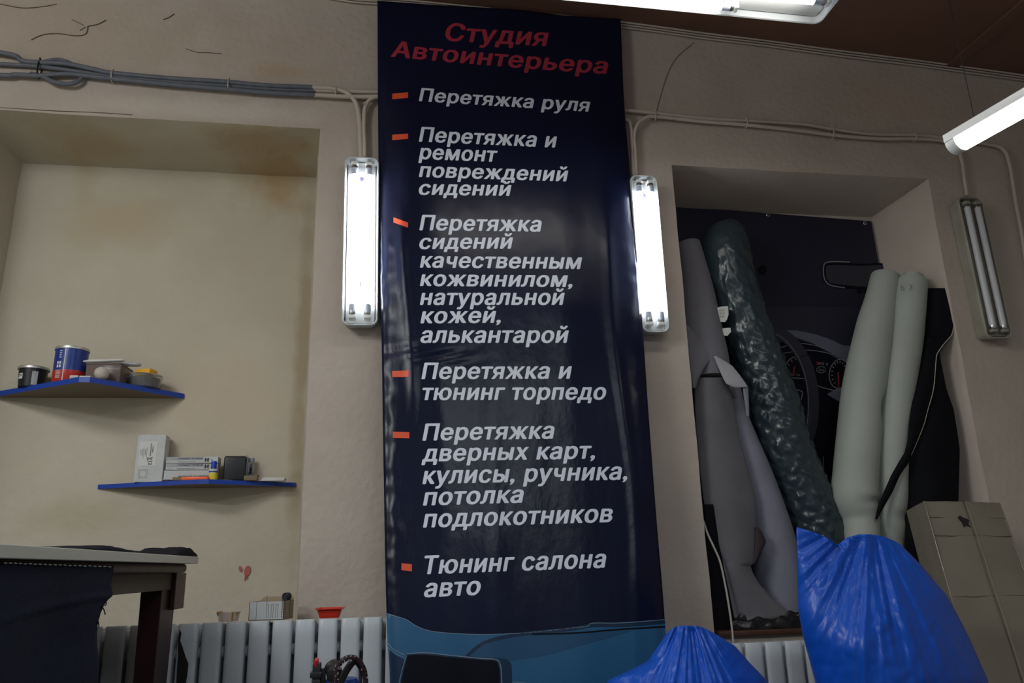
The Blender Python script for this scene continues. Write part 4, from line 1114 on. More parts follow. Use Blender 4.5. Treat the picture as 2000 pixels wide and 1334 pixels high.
# ------------------------------------------------------------------ the work table, end on to the wall
M['laminate'] = mat('laminate_pale', (0.50, 0.50, 0.44), 0.4, 0.5)
M['table_wood'] = mat('table_wood', (0.085, 0.052, 0.03), 0.5, 0.4, col2=(0.055, 0.033, 0.02), cs=10, bump=.1, bs=25)
M['apron_wood'] = mat('apron_wood', (0.13, 0.105, 0.075), 0.6, 0.3, col2=(0.10, 0.08, 0.055), cs=7)
M['leg_wood'] = mat('leg_wood', (0.040, 0.014, 0.013), 0.4, 0.4, col2=(0.026, 0.009, 0.009), cs=10)
M['denim'] = mat('denim', (0.0075, 0.010, 0.021), 0.9, 0.15, col2=(0.012, 0.016, 0.030), cs=45, cf=.5, bump=.5, bs=300, bdist=.002)
M['thread'] = mat('thread', (0.42, 0.42, 0.40), 0.8)
M['dark_cloth'] = mat('dark_cloth', (0.014, 0.014, 0.022), 0.95, 0.1, col2=(0.010, 0.010, 0.016), cs=20, bump=.5, bs=120, bdist=.004)
TX = -0.545; TY0 = -.285; TY1 = -2.15; TZ = at(387, 1087.5, TY0).z; TW = 1.05
tab = thing('work_table', 'pale-topped work table on dark wooden legs standing end on to the wall', 'table', (TX - TW/2, (TY0 + TY1)/2, 0))
b = MB(); b.box((TX - TW/2, (TY0+TY1)/2, TZ - .010), (TW, TY0 - TY1, .020), bev=.0015); obj('tabletop', b, M['laminate'], tab, sm=False)
zw = at(365, 1101.5, -.33).z
b = MB(); b.box((TX - .018 - (TW-.05)/2, (-.335 + TY1)/2, zw - .012), (TW-.05, -.335 - TY1, .024), bev=.009, seg=3); obj('lower_top', b, M['table_wood'], tab)
AXX = TX - .055
def ap(px, py): return atx(px, py, AXX)
yA = ap(345, 1130).y; zA0 = zw - .024; zA1 = ap(330, 1152).z
b = MB()
b.box((AXX - .011, (yA + TY1 + .1)/2, (zA0+zA1)/2), (.022, yA - TY1 - .1, zA0 - zA1), bev=.001)
b.box((AXX - (TW-.16)/2 - .01, yA - .03, (zA0+zA1)/2), (TW-.18, .022, zA0 - zA1), bev=.001)
b.box((AXX - TW + .16, (yA + TY1 + .1)/2, (zA0+zA1)/2), (.022, yA - TY1 - .1, zA0 - zA1), bev=.001)
obj('apron', b, M['apron_wood'], tab, sm=False)
yL0 = atx(316, 1180, AXX).y; yL1 = atx(343, 1180, AXX).y
lw = yL1 - yL0
for lx in (AXX - .030, AXX - TW + .17):
    for ly in ((yL0 + yL1)/2, TY1 + .15):
        b = MB(); b.hexa([Vector((lx - .028, ly - lw/2, zA0)), Vector((lx + .028, ly - lw/2, zA0)), Vector((lx + .028, ly + lw/2, zA0)), Vector((lx - .028, ly + lw/2, zA0)),
                          Vector((lx - .022, ly - lw*.36, 0)), Vector((lx + .022, ly - lw*.36, 0)), Vector((lx + .022, ly + lw*.36, 0)), Vector((lx - .022, ly + lw*.36, 0))], bev=.002)
        obj('leg', b, M['leg_wood'], tab, sm=False)
b = MB(); q0 = atx(341, 1119, AXX + .006); q1 = atx(352, 1188, AXX + .006)
b.box((AXX + .006, (q0.y + q1.y)/2 + .004, (zA0 + q1.z)/2), (.014, abs(q1.y - q0.y) + .012, zA0 - q1.z), bev=.002)
obj('corner_block', b, M['leg_wood'], tab, sm=False)
# denim hanging over the long side
DX = TX - .012
DR = [(1104,222),(1120,220),(1135,216),(1145,214.5),(1152,216.5),(1163,214),(1172,206),(1185,196),(1200,190),(1218,186),(1250,184),(1334,178),(1420,172),(1560,165)]
def denim(u, v):
    py = lerp(1104, 1560, v)
    pr_ = pl(DR, py) + .8*nz(py*.35, 2.0)
    e = atx(pr_, py, DX)
    y1 = -2.0
    z = e.z if v > .02 else zw + .001
    z0 = lerp(TZ - .022, 0.12, v)
    y = lerp(y1, e.y, u)
    zz = lerp(z0, e.z, smooth(u))
    x = DX + .006*math.sin(y*16 + 1.5*v)*smooth(v*4) + .005*nz(y*6, v*5) * smooth(v*5) + .012*smooth((v-.25)*3)
    x += .004*gauss(v, .13, .012)*(.4 + .6*u)
    return Vector((x, y, zz))
b = MB(); b.grid(denim, 60, 90)
b.grid(lambda u, v: Vector((lerp(DX, DX - TW + .03, u) , -2.0 + .006*math.sin(u*18)*v, lerp(TZ - .022, .12, v))), 30, 10)  # unseen end panel, added to keep light from under the table
b.grid(lambda u, v: Vector((DX - TW + .03 + .006*math.sin(u*20)*v, lerp(-2.0, -.40, u), lerp(TZ - .022, .12, v))), 30, 10)  # unseen panel on the other long side, added for the same shade
dn = thing('denim_cloth', 'dark blue denim cloth with a frayed edge hanging down the side of the work table', 'cloth', (DX, -1.2, .3))
o = obj('cloth', b, M['denim'], dn, ang=180, normals=False); thicken(o, .0015, offset=0)
b = MB()
for k in range(22):
    px0 = 8 + k*9.7
    a_ = atx(px0, 1099.5 + k*.35 + 1.2*nz(k*.9), DX + .0035); c_ = atx(px0 + 5, 1099.8 + k*.35 + 1.2*nz(k*.9+.3), DX + .0035)
    if abs(a_.z - c_.z) < .02: b.tube([a_, (a_+c_)/2 + Vector((.001,0,0)), c_], .0011, 5)
obj('stitching', b, M['thread'], dn)
b = MB()
for pts in (((197,1184),(202,1189),(205,1198),(205,1201)), ((186,1214),(191,1213),(193,1221),(192,1225)), ((204,1174),(208,1178),(205,1183))):
    b.tube(catmull([atx(x, y, DX + .006) for x, y in pts], 4), .0011, 5)
obj('loose_thread', b, M['denim'], dn)
# dark cloth lying along the edge of the table
ye = atx(388, 1086, TX - .03).y; yn = atx(128, 1075, TX - .03).y
def lump(u, v):
    t = v
    y = lerp(yn, min(ye, TY0 + .004), t)
    h = .004 + .006*abs(nz(t*9, 1.3)) + .018*smooth((t-.72)/.16)*(1 - .5*smooth((t-.95)/.05)) + .006*gauss(t,.22,.1)
    h *= smooth(t/.06)
    wd = .12 + .03*nz(t*5, 7)
    a = math.pi * u
    x = TX - .004 - wd/2 + wd/2*math.cos(a)
    return Vector((x, y, TZ + .0008 + h*min(1, 1.6*math.sin(a))*(1 + .15*nz(x*40, y*40))))
b = MB(); V = b.grid(lump, 18, 60)
b.bm.faces.new([V[-1][i] for i in range(19)])
tag(obj('folded_cloth', b, M['dark_cloth'], ang=180), 'dark rumpled cloth lying flat along the edge of the pale tabletop', 'cloth')

# ------------------------------------------------------------------ rolls and sheets in the niche
M['vinyl'] = mat('vinyl_grey_green', (0.39, 0.42, 0.385), 0.5, 0.4, col2=(0.35, 0.38, 0.35), cs=6, bump=.12, bs=260, bdist=.002)
M['vinyl_edge'] = mat('vinyl_backing', (0.46, 0.45, 0.40), 0.8, 0.2)
M['foam_grey'] = mat('foam_grey', (0.185, 0.18, 0.205), 0.9, 0.15, col2=(0.155, 0.15, 0.175), cs=9, bump=.25, bs=300, bdist=.002, sheen=.15)
M['foam_dark'] = mat('foam_dark', (0.155, 0.15, 0.165), 0.9, 0.15, col2=(0.125, 0.12, 0.135), cs=9, bump=.25, bs=300, bdist=.002, sheen=.15)
M['foam_light'] = mat('foam_light', (0.25, 0.255, 0.32), 0.85, 0.2, col2=(0.21, 0.215, 0.27), cs=9, bump=.2, bs=300, bdist=.002)
M['foam_pale'] = mat('foam_pale', (0.38, 0.38, 0.42), 0.8, 0.2)
M['foam_edge'] = mat('foam_edge', (0.30, 0.26, 0.25), 0.9, 0.1)
M['black_cloth'] = mat('black_vinyl', (0.0045, 0.005, 0.0075), 0.75, 0.15, bump=.15, bs=250, bdist=.002)
M['film_green'] = mat('film_dark_green', (0.026, 0.040, 0.050), 0.25, 0.6, col2=(0.034, 0.052, 0.062), cs=9, bump=.25, bs=40, bdist=.006)
def roll(pts, rad=lambda th, t: 1.0, nu=64, nv=90, shift=None):
    """tube along picture points (px, py, y, half width in px); th = 0 faces the room"""
    n = len(pts)
    idx = list(range(n))
    C = [at(p[0], p[1], p[2]) for p in pts]
    Rr = [(at(p[0]+p[3], p[1], p[2]) - at(p[0]-p[3], p[1], p[2])).length / 2 for p in pts]
    d = [0.0]
    for a, c in zip(C, C[1:]): d.append(d[-1] + (c - a).length)
    cx = [(k, c.x) for k, c in zip(d, C)]; cy = [(k, c.y) for k, c in zip(d, C)]; cz_ = [(k, c.z) for k, c in zip(d, C)]; cr = list(zip(d, Rr))
    def cen(s): return Vector((ps(cx, s), ps(cy, s), ps(cz_, s)))
    def fn(u, v):
        s = v * d[-1]; e = d[-1]*.01
        T = (cen(min(s+e, d[-1])) - cen(max(s-e, 0))).normalized()
        N = Vector((0, -1, 0)); N = (N - T*N.dot(T)).normalized(); B = N.cross(T)
        th = 2*math.pi*u
        return cen(s) + (N*math.cos(th) + B*math.sin(th)) * ps(cr, s) * rad(th if th < math.pi else th - 2*math.pi, v)
    return fn, cen, cr, d[-1], C
def build_roll(mb, pts, rad=lambda th, t: 1.0, nu=64, nv=90, mi=0, cap=True, inner=.0, lip=.004):
    fn, cen, cr, L_, C = roll(pts, rad, nu, nv)
    V = mb.grid(fn, nu, nv, mi, closeu=True)
    if cap:
        T = (C[0] - C[1]).normalized(); c0 = sum((v.co for v in V[0]), Vector())/nu
        prev = V[0]
        for sc, up in ((.97, lip), (.88, lip*1.1), (.82, -.004), (.60, -.006), (.0, -.006)):
            if sc == 0:
                cv = mb.bm.verts.new(c0 + T*up)
                for k in range(nu): mb.bm.faces.new((prev[k], cv, prev[(k+1)%nu])).material_index = mi
            else:
                ring = [mb.bm.verts.new(c0 + (v.co - c0)*sc + T*up) for v in V[0]]
                for k in range(nu): mb.bm.faces.new((prev[k], ring[k], ring[(k+1)%nu], prev[(k+1)%nu])).material_index = mi
                prev = ring
        mb.bm.faces.new(V[-1]).material_index = mi
    return V
# two grey-green vinyl rolls
def dent1(th, t):
    r = 1 + .012*nz(t*8, th*.8)
    r -= .26*gauss(th, .85, .30)*gauss(t, .42, .035) + .16*gauss(th, .5, .9)*gauss(t, .70, .014) - .06*gauss(th, 0, 1.2)*gauss(t, .70, .03)
    r += .03*gauss(th, -.6, .5)*gauss(t, .43, .05)
    return r
VR1 = [(1730,541,.135,25),(1722,585,.133,28),(1710,641,.130,33),(1689,755,.126,37.5),(1677,859,.120,38),(1671,930,.115,39),(1670,975,.112,41),(1679,1016,.106,33),(1683,1060,.088,32),(1686,1212,.078,32)]
v1 = thing('vinyl_roll', 'taller grey-green vinyl roll with a crease low down, leaning before the car poster', 'roll', at(1700, 1240, .09), 'grey-green vinyl rolls')
b = MB(); build_roll(b, VR1, dent1, 64, 150); obj('roll_body', b, M['vinyl'], v1, ang=50)
b = MB(); fn, cen, cr, L_, C = roll(VR1)
q = [fn(.235 + .01*math.sin(v*9), v) + Vector((.0, -.003, 0)) for v in [k/60 for k in range(61)]]
b.tube(q, .0016, 6); obj('loose_edge', b, M['vinyl_edge'], v1)
def dent2(th, t): return 1 + .012*nz(t*7, th*.8, 4) - .20*gauss(th, .4, .9)*gauss(t, .72, .016) + .05*gauss(th, .4, .9)*gauss(t, .66, .03)
VR2 = [(1782,550,.068,25),(1776,600,.070,27),(1769,668,.074,28),(1757,745,.080,28),(1748,812,.086,27.5),(1744,880,.090,26.5),(1742,950,.092,26),(1739,1010,.094,26),(1739,1060,.112,24),(1741,1212,.118,24)]
v2 = thing('vinyl_roll', 'grey-green vinyl roll with a stepped core end and pen marks, half behind black vinyl', 'roll', at(1735, 1240, .19), 'grey-green vinyl rolls')
b = MB(); build_roll(b, VR2, dent2, 56, 130); obj('roll_body', b, M['vinyl'], v2, ang=50)
fn, cen, cr, L_, C = roll(VR2); T = (C[0]-C[1]).normalized(); r0 = cr[0][1]
b = MB(); rq = T.to_track_quat('Z', 'Y').to_matrix()
b.lathe([(r0*.84,-.004),(r0*.84,.014),(r0*.66,.017),(r0*.66,.030),(r0*.5,.033),(0,.033)], C[0], 30, rot=rq); obj('core', b, M['vinyl'], v2)
b = MB()
for pth in (((1763,556),(1760,559),(1761,566),(1765,567),(1765,562),(1761,562)), ((1777,555),(1780,560),(1777,567)), ((1796,555),(1799,560),(1796,567))):
    b.tube(catmull([at(x, y, .0645 - math.sqrt(max(0, .0535**2 - ((x-1781)*.00208)**2))) for x, y in pth], 4), .0009, 5)
obj('pen_mark', b, M['ink'], v2)
# the roll wrapped in crinkled dark film
def crinkle(th, t):
    s = th*1.0; k = t*30
    a = abs(((s*2.9 + k*1.5) + .9*nz(s*2, k*.4)) % 2 - 1); c = abs(((s*2.9 - k*1.5) + .9*nz(s*2, k*.4, 5)) % 2 - 1)
    amp = .060*smooth((t-.22)/.2)*(1 - .35*smooth((t-.8)/.2))
    r = 1 + amp*(min(a, c)*1.25 - .5) + .035*nz(s*5, k*1.2, 2)*smooth(t/.1) + .02*nz(s*9, k*3, 8)
    r += .02*math.sin(t*90 + 2*nz(s*2, 1))*(1 - smooth((t-.25)/.1))*smooth((t-.05)/.05)
    return r
FR = [(1432,449,.200,24),(1424,462,.198,38),(1418,485,.196,45),(1424,530,.195,45),(1442,590,.194,44),(1466,660,.194,44),(1489,725,.194,44),(1510,790,.193,48),(1527,857,.192,49),(1558,935,.191,48),(1598,1040,.190,49),(1616,1150,.190,46),(1622,1212,.190,45)]
fr = thing('film_roll', 'thick roll wrapped in crinkled dark green plastic film leaning across the niche', 'roll', at(1668, 1240, .14))
b = MB(); build_roll(b, FR, crinkle, 110, 260, lip=.012); obj('film_wrap', b, M['film_green'], fr, ang=180)
fn, cen, cr, L_, C = roll(FR)
def ticket(x0, y0, x1, y1, marks, tear):
    b = MB()
    Yt = .100
    pts = [(x0, y0+3), (x0+tear, y0), (x1, y0-1), (x1+1, (y0+y1)/2), (x1-2, y1-5), (x1-6, y1), (x0+3, y1-1), (x0-1, (y0+y1)/2)]
    def yy(x): return Yt + .0009*(1420-x)
    P3 = [at(x, y, yy(x)) for x, y in pts]
    b.prism(P3, (0, .0012, 0), 0)
    if marks:
        for y in (606, 612, 618): b.tube([at(x0+7+k*1.6, y + 2.2*math.sin(k*2.1), yy(x0+7+k*1.6) - .0012) for k in range(7)], .0007, 5, 1)
    obj('paper_ticket', b, [M['paper'], M['ink']], fr, sm=False)
ticket(1398, 599, 1422, 629, True, 8); ticket(1408, 641, 1427, 656, False, 4)
# curved sheets given by picture rows (py, left px, right px)
def sheet(mb, rows, Y, bulge, nu=20, nv=60, edge=0.0, fold=0.0, seed=0.0, mi=0, prof=None, slope=0.0):
    rl = [(r[0], r[1]) for r in rows]; rrr = [(r[0], r[2]) for r in rows]
    y0, y1 = rows[0][0], rows[-1][0]
    yf = Y if callable(Y) else (lambda py: Y)
    def fn(u, v):
        py = lerp(y0, y1, v)
        px = lerp(pl(rl, py), pl(rrr, py), u)
        s = math.sin(math.pi*clamp(u)) if prof is None else prof(u)
        return at(px, py, yf(py) - bulge*s + fold*nz(px*.02, py*.012, seed) + u*(slope(py) if callable(slope) else slope))
    mb.grid(fn, nu, nv, mi)
SHG = 'grey foam-backed material in the niche'
g1 = thing('foam_roll', 'tall grey foam-backed roll with its cut lower edge flaring out, against the niche side', 'roll', at(1385, 740, .12), SHG)
b = MB(); build_roll(b, [(1345,477,.195,21),(1362,560,.180,28),(1371,640,.165,36),(1380,700,.150,40),(1385,742,.142,40)], lambda th, t: 1 + .01*nz(t*6, th), 48, 50); obj('roll_body', b, M['foam_grey'], g1, ang=50)
b = MB(); sheet(b, [(636,1337,1341),(650,1339,1356),(668,1342,1378),(686,1345,1400),(694,1346,1394),(705,1347,1385),(720,1349,1374),(738,1351,1364),(758,1353,1357)], lambda py: .100 - .055*smooth((py-640)/110), .010, 16, 50)
o = obj('cut_flap', b, [M['foam_grey'], M['foam_edge']], g1, ang=180, normals=False); thicken(o, .0035, 1)
g2 = thing('foam_offcut', 'pale grey folded foam flap tucked over the top of the rolls beside the film roll', 'offcut', at(1440, 800, .08), SHG)
b = MB(); sheet(b, [(696,1394,1397),(706,1398,1415),(716,1402,1430),(728,1407,1440),(741,1413,1450),(750,1418,1456),(757,1436,1460)], lambda py: .055 - .03*smooth((py-700)/55), .004, 14, 30)
o = obj('top_panel', b, [M['foam_pale'], M['foam_edge']], g2, ang=180, normals=False); thicken(o, .004, 1)
b = MB(); sheet(b, [(755,1450,1460),(775,1453,1461),(795,1457,1461.5),(814,1459,1462)], lambda py: .030, .003, 6, 20)
o = obj('side_panel', b, [M['foam_light'], M['foam_edge']], g2, ang=180, normals=False); thicken(o, .004, 1)
g3 = thing('foam_roll', 'slim bluish grey foam roll standing between the torn dark one and the film roll', 'roll', at(1525, 1240, .11), SHG)
b = MB(); build_roll(b, [(1420,738,.150,20),(1433,800,.150,22),(1446,854,.155,29),(1475,948,.165,38),(1508,1070,.172,45),(1521,1160,.175,44),(1526,1222,.175,42)], lambda th, t: 1 + .01*nz(t*6, th), 48, 60); obj('roll_body', b, M['foam_light'], g3, ang=50)
g4 = thing('foam_roll', 'wide dark grey foam-backed roll with a torn curling edge standing on the sill', 'roll', at(1450, 1240, .09), SHG)
b = MB()
rows = [(738,1359,1418),(760,1357,1424),(800,1358,1433),(854,1361,1443),(926,1368,1462),(973,1374,1474),(1012,1380,1475.5),(1029,1383,1476),(1060,1390,1474.5),(1101,1405,1472),(1102,1405.4,1463.5),(1120,1410,1469),(1142,1416,1482),(1170,1423,1508),(1195,1428,1535),(1204,1430,1546),(1213,1434,1530),(1222,1440,1500)]
sheet(b, rows, lambda py: lerp(.100, .055, (py-738)/480), .055, 26, 160, prof=lambda u: math.sin(math.pi*(.08 + .80*u)))
o = obj('outer_layer', b, [M['foam_dark'], M['foam_edge']], g4, ang=180, normals=False); thicken(o, .0035, 1)
b = MB(); sheet(b, [(1029,1476,1477),(1040,1475,1487),(1058,1474,1495),(1072,1474,1488),(1090,1473,1480),(1101,1470,1472)], .040, .006, 8, 24)
M['foam_under'] = mat('foam_underside', (0.055, 0.045, 0.050), 0.9, 0.1)
o = obj('torn_flap', b, [M['foam_under'], M['foam_edge']], g4, ang=180, normals=False); thicken(o, .0035, 1)
b = MB(); build_roll(b, [(1388,744,.150,27),(1396,854,.140,31),(1412,1000,.128,32),(1428,1120,.120,30),(1440,1222,.115,28)], lambda th, t: 1, 40, 40); obj('inner_layer', b, M['foam_dark'], g4, ang=50)
# dark strip and pale cord at the side of the niche
b = MB(); sheet(b, [(985,1374,1392),(1060,1378,1404),(1140,1386,1420),(1200,1390,1432),(1236,1394,1440)], lambda py: .035, .004, 8, 40)
o = obj('black_strip', b, M['black_cloth'], ang=180, normals=False); thicken(o, .002); tag(o, 'narrow black strip of vinyl between the niche edge and the torn dark grey roll', 'sheet')
b = MB(); b.tube(catmull([at(x, y, Yq) for x, y, Yq in ((1374,1018,.020),(1382,1042,.012),(1394,1068,.006),(1406,1096,0),(1415,1135,-.004),(1423,1180,-.010),(1429,1222,-.016),(1432,1256,-.022))], 8), .0038, 8)
tag(obj('pale_cord', b, M['vinyl_edge']), 'pale cord hanging in a curve over the window sill by the torn roll', 'cord')
# crumpled black film on the sill
b = MB()
def film(u, v):
    px = lerp(1425, 1600, u); a = math.pi*v
    base = at(px, 1236, 0.03)
    h = .045*(.5 + .5*smooth(u*6))*(1 + .35*nz(u*9, v*4))
    return Vector((base.x, .02 + .030*(-math.cos(a)) + .008*nz(u*7, v*7), SZ + .001 + h*math.sin(a)*(1 + .45*nz(u*8, v*5, 3) + .25*abs(nz(u*5, v*14, 8)))))
b.grid(film, 60, 24)
tag(obj('crumpled_film', b, M['film_black'], ang=180), 'crumpled black plastic film lying along the brown sill under the grey rolls', 'film')
# black vinyl sheets standing at the far side
bs2 = thing('black_sheet', 'plain black vinyl sheet standing at the back beside the cardboard box', 'sheet', at(1820, 1100, .22), 'black vinyl sheets')
b = MB(); sheet(b, [(655,1801,1832),(700,1796,1836),(760,1787,1848),(800,1781,1862),(850,1775,1870),(880,1773,1874),(980,1769,1871),(1120,1766,1882),(1212,1767,1888)], lambda py: .055, .012, 20, 70, fold=.010, seed=3, slope=-.035)
o = obj('sheet', b, M['black_cloth'], bs2, ang=180, normals=False); thicken(o, .002)
bs1 = thing('black_sheet', 'black vinyl sheet with a pale cut edge curling in front of the grey-green roll', 'sheet', at(1745, 1030, .10), 'black vinyl sheets')
rows = [(563,1808.5,1857),(600,1807,1860),(635,1803,1862),(655,1801,1858),(670,1799,1845),(690,1796,1831),(705,1793,1828),(760,1786,1823),(800,1779,1812),(830,1775,1804),(860,1773,1792),(885,1767,1781),(900,1757,1776),(930,1740,1757),(960,1727,1744),(985,1716,1729),(1014,1710,1713)]
b = MB(); sheet(b, rows, lambda py: lerp(.060, .022, smooth((py-640)/200)), .008, 16, 120, slope=lambda py: lerp(-.050, 0, smooth((py-640)/200)))
o = obj('sheet', b, M['black_cloth'], bs1, ang=180, normals=False); thicken(o, .0018)
b = MB(); eq = [(1862,640),(1858,655),(1845,670),(1831,690),(1828,705),(1823,760),(1812,800),(1804,830),(1792,860),(1781,885),(1770,908),(1757,930),(1744,960),(1729,985),(1713,1014)]
b.tube(catmull([at(x, y, lerp(.060, .022, smooth((y-640)/200)) + lerp(-.050, 0, smooth((y-640)/200)) - .001) for x, y in eq], 4), .0020, 6); obj('cut_edge', b, M['vinyl_edge'], bs1)

# ------------------------------------------------------------------ blue film covers
M['film_blue'] = mat('film_blue', (0.004, 0.065, 0.44), 0.34, 0.45, col2=(0.005, 0.085, 0.52), cs=5, bump=.35, bs=14, bdist=.012, aniso=(1.6, 1.6, .45))
def cover(name, label, top, left, rght, bottom, Yc, depth, knob, folds, seed):
    def arc(pts):
        d = [0.0]
        for a, c in zip(pts, pts[1:]): d.append(d[-1] + math.hypot(c[0]-a[0], c[1]-a[1]))
        return [(k/d[-1], p[0]) for k, p in zip(d, pts)], [(k/d[-1], p[1]) for k, p in zip(d, pts)]
    Tx, Ty = arc(top); Bx, By = arc(bottom)
    def byrow(pts, v):
        y = lerp(pts[0][1], pts[-1][1], v)
        return pl([(p[1], p[0]) for p in pts], y), y
    A, Bp, Cc, Dd = top[0], top[-1], bottom[0], bottom[-1]
    def img(u, v):
        tx, ty = pl(Tx, u), pl(Ty, u); bx, by = pl(Bx, u), pl(By, u)
        lx, ly = byrow(left, v); rx, ry = byrow(rght, v)
        X = (1-v)*tx + v*bx + (1-u)*lx + u*rx - ((1-u)*(1-v)*A[0] + u*(1-v)*Bp[0] + (1-u)*v*Cc[0] + u*v*Dd[0])
        Yy = (1-v)*ty + v*by + (1-u)*ly + u*ry - ((1-u)*(1-v)*A[1] + u*(1-v)*Bp[1] + (1-u)*v*Cc[1] + u*v*Dd[1])
        return X, Yy
    def fn(u2, v):
        # once round: u2 in 0..0.5 is the side facing the room, 0.5..1 the far side
        front = u2 <= .5
        u = u2*2 if front else (1-u2)*2
        x, y = img(u, v)
        s = math.sin(math.pi*clamp(u))**.7
        dd = depth*(.18 + .82*smooth(v*3.0))*s
        ang = math.atan2(x - knob[0], y - knob[1] + 25)
        dist = math.hypot(x - knob[0], y - knob[1])
        fo = smooth(dist/60)
        f = fo*(.018*nz(ang*folds, dist*.0018, seed) + .020*(.35 - abs(nz(ang*folds*2.3, dist*.0016, seed+3))) + .010*(.3 - abs(nz(ang*folds*5, dist*.003, seed+4))) + .010*nz(x*.012, y*.010, seed+5) + .008*abs(nz(x*.034, y*.030, seed+9)))
        k = .25 + .75*s
        return at(x, y, Yc - dd - f*k) if front else at(x, y, Yc + dd*.55 + f*k)
    b = MB(); V = b.grid(fn, 200, 150, closeu=True)
    # close the top seam
    n = 200
    for k in range(1, 100):
        try:
            a, c, d, e = V[0][k], V[0][k+1] if k < 99 else V[0][100], V[0][(n-k-1)], V[0][n-k]
            b.bm.faces.new([q for i, q in enumerate((a, c, d, e)) if q not in (a, c, d, e)[:i]])
        except ValueError: pass
    o = obj(name, b, M['film_blue'], ang=180)
    o.data.materials[0] = M['film_blue']
    return tag(o, label, 'plastic cover', 'blue plastic covers')
cover('plastic_cover', 'tall crumpled blue plastic cover with a pointed corner, before the cardboard box',
      [(1555,1029),(1579,1036),(1611,1048),(1634,1063),(1638,1063),(1654,1050),(1676,1043.5),(1700,1043.5),(1723,1047),(1745,1055)],
      [(1555,1029),(1557,1106),(1559,1192),(1568,1243),(1593,1334),(1640,1560),(1690,1740)],
      [(1745,1055),(1759,1063),(1798,1102),(1831,1142),(1849,1162),(1870,1200),(1892,1243),(1930,1329),(1938,1480),(1930,1740)],
      [(1690,1740),(1810,1760),(1930,1740)], -.74, .15, (1700,1020), 3.2, 1.0)
cover('plastic_cover', 'low crumpled blue plastic cover peaking in front of the banner foot',
      [(1300,1240),(1308,1231),(1319,1223.5),(1340,1222),(1365,1223),(1378,1228),(1388,1233)],
      [(1300,1240),(1283,1265),(1264,1292),(1230,1309),(1188,1328),(1170,1360),(1160,1500),(1190,1740)],
      [(1388,1233),(1401,1240),(1435,1261),(1462,1292),(1496,1327),(1540,1420),(1570,1740)],
      [(1190,1740),(1380,1770),(1570,1740)], -.62, .17, (1343,1195), 3.0, 7.0)

# ------------------------------------------------------------------ leaning cardboard box
M['cardboard'] = mat('cardboard', (0.20, 0.180, 0.142), 0.85, 0.25, col2=(0.165, 0.148, 0.115), cs=5, bump=.25, bs=26, bdist=.006, aniso=(1, 1, 6))
M['cardboard_dark'] = mat('cardboard_fold', (0.12, 0.095, 0.07), 0.9, 0.1)
M['tape'] = mat('tape_and_highlight', (0.19, 0.17, 0.135), 0.25, 0.5)  # for the tape and for the painted highlights on the box edges
T1 = at(1804, 979, -.28); T2 = at(1953, 982, -.28)
B1 = at(2010, 1640, -.95); B2 = at(2215, 1610, -.95)
B1.z = B2.z = .06
thk = at(1770, 998, -.12) - T1
bx = thing('cardboard_box', 'large brown cardboard box leaning back against the wall beside the blue cover', 'box', (B1.x + .1, -.8, 0))
corners = [T1, T2, B2, B1]
mn = min((p + thk).z for p in corners)
up = Vector((0, 0, max(0, .002 - mn)))
b = MB()
def fpt(u, v, off=0.0):
    n_ = (T2 - T1).cross(B1 - T1).normalized()
    if n_.y > 0: n_ = -n_
    return lerp(lerp(T1, T2, u), lerp(B1, B2, u), v) + n_*off
back = [p + thk for p in corners]
for p in back: p.z = max(p.z, .003)
def fgrid(u, v): return fpt(u, v, .004*nz(u*3, v*5, 2) + .003*math.sin(u*math.pi) - .0035*gauss(u, .52, .012) - .003*gauss(v, .115, .006))
V = b.grid(fgrid, 50, 70)
def side(a0, a1, c0, c1, n=30, m=8):
    b.grid(lambda u, v: lerp(lerp(a0, a1, v), lerp(c0, c1, v), u) + Vector((.003*nz(u*3, v*6), 0, 0))*math.sin(math.pi*u), m, n)
side(T1, B1, back[0], back[3]); side(T2, B2, back[1], back[2]); side(T1, T2, back[0], back[1], 8); side(B1, B2, back[3], back[2], 8)
b.face([back[0], back[1], back[2], back[3]])
bmesh.ops.remove_doubles(b.bm, verts=b.bm.verts, dist=.0035)
obj('carton', b, M['cardboard'], bx, ang=40)
b = MB()
for pts, r in (([(.0,.115),(.25,.118),(.53,.114),(.8,.118),(1,.116)], .0012), ([(.02,.30),(.3,.302),(.55,.298),(.98,.30)], .0012), ([(.52,.0),(.53,.2),(.52,.5),(.53,.9)], .0013), ([(.0,.055),(.2,.057),(.5,.054),(1,.056)], .0009)):
    b.tube([fpt(u, v, .0015) for u, v in pts], r, 6)
obj('fold_crease', b, M['cardboard_dark'], bx)
b = MB(); b.prism([fgrid(u, v) + Vector((0, -.002, .001)) for u, v in ((.36,.060),(.40,.050),(.43,.058),(.50,.066),(.47,.080),(.49,.092),(.43,.085),(.40,.092),(.395,.075))], Vector((0, .001, 0)))
obj('torn_hole', b, mat('hole_dark', (0.012, 0.010, 0.009), 0.9), bx, sm=False)
b = MB()
for pts in ([(.004, .0), (.004, .3), (.003, .7)], [(.985, .03), (.99, .3), (.99, .8)]):
    b.tube([fpt(u, v, .0012) for u, v in pts], .0016, 6)
obj('edge_highlight', b, M['tape'], bx)  # pale lines painted as highlights along the front edges
b = MB()
for u0 in (.53,):
    b.grid(lambda u, v: fgrid(u0 + .022*u, v*.75) + Vector((0, -.0015, .0006)), 2, 30)
obj('tape', b, M['tape'], bx, ang=180, normals=False)

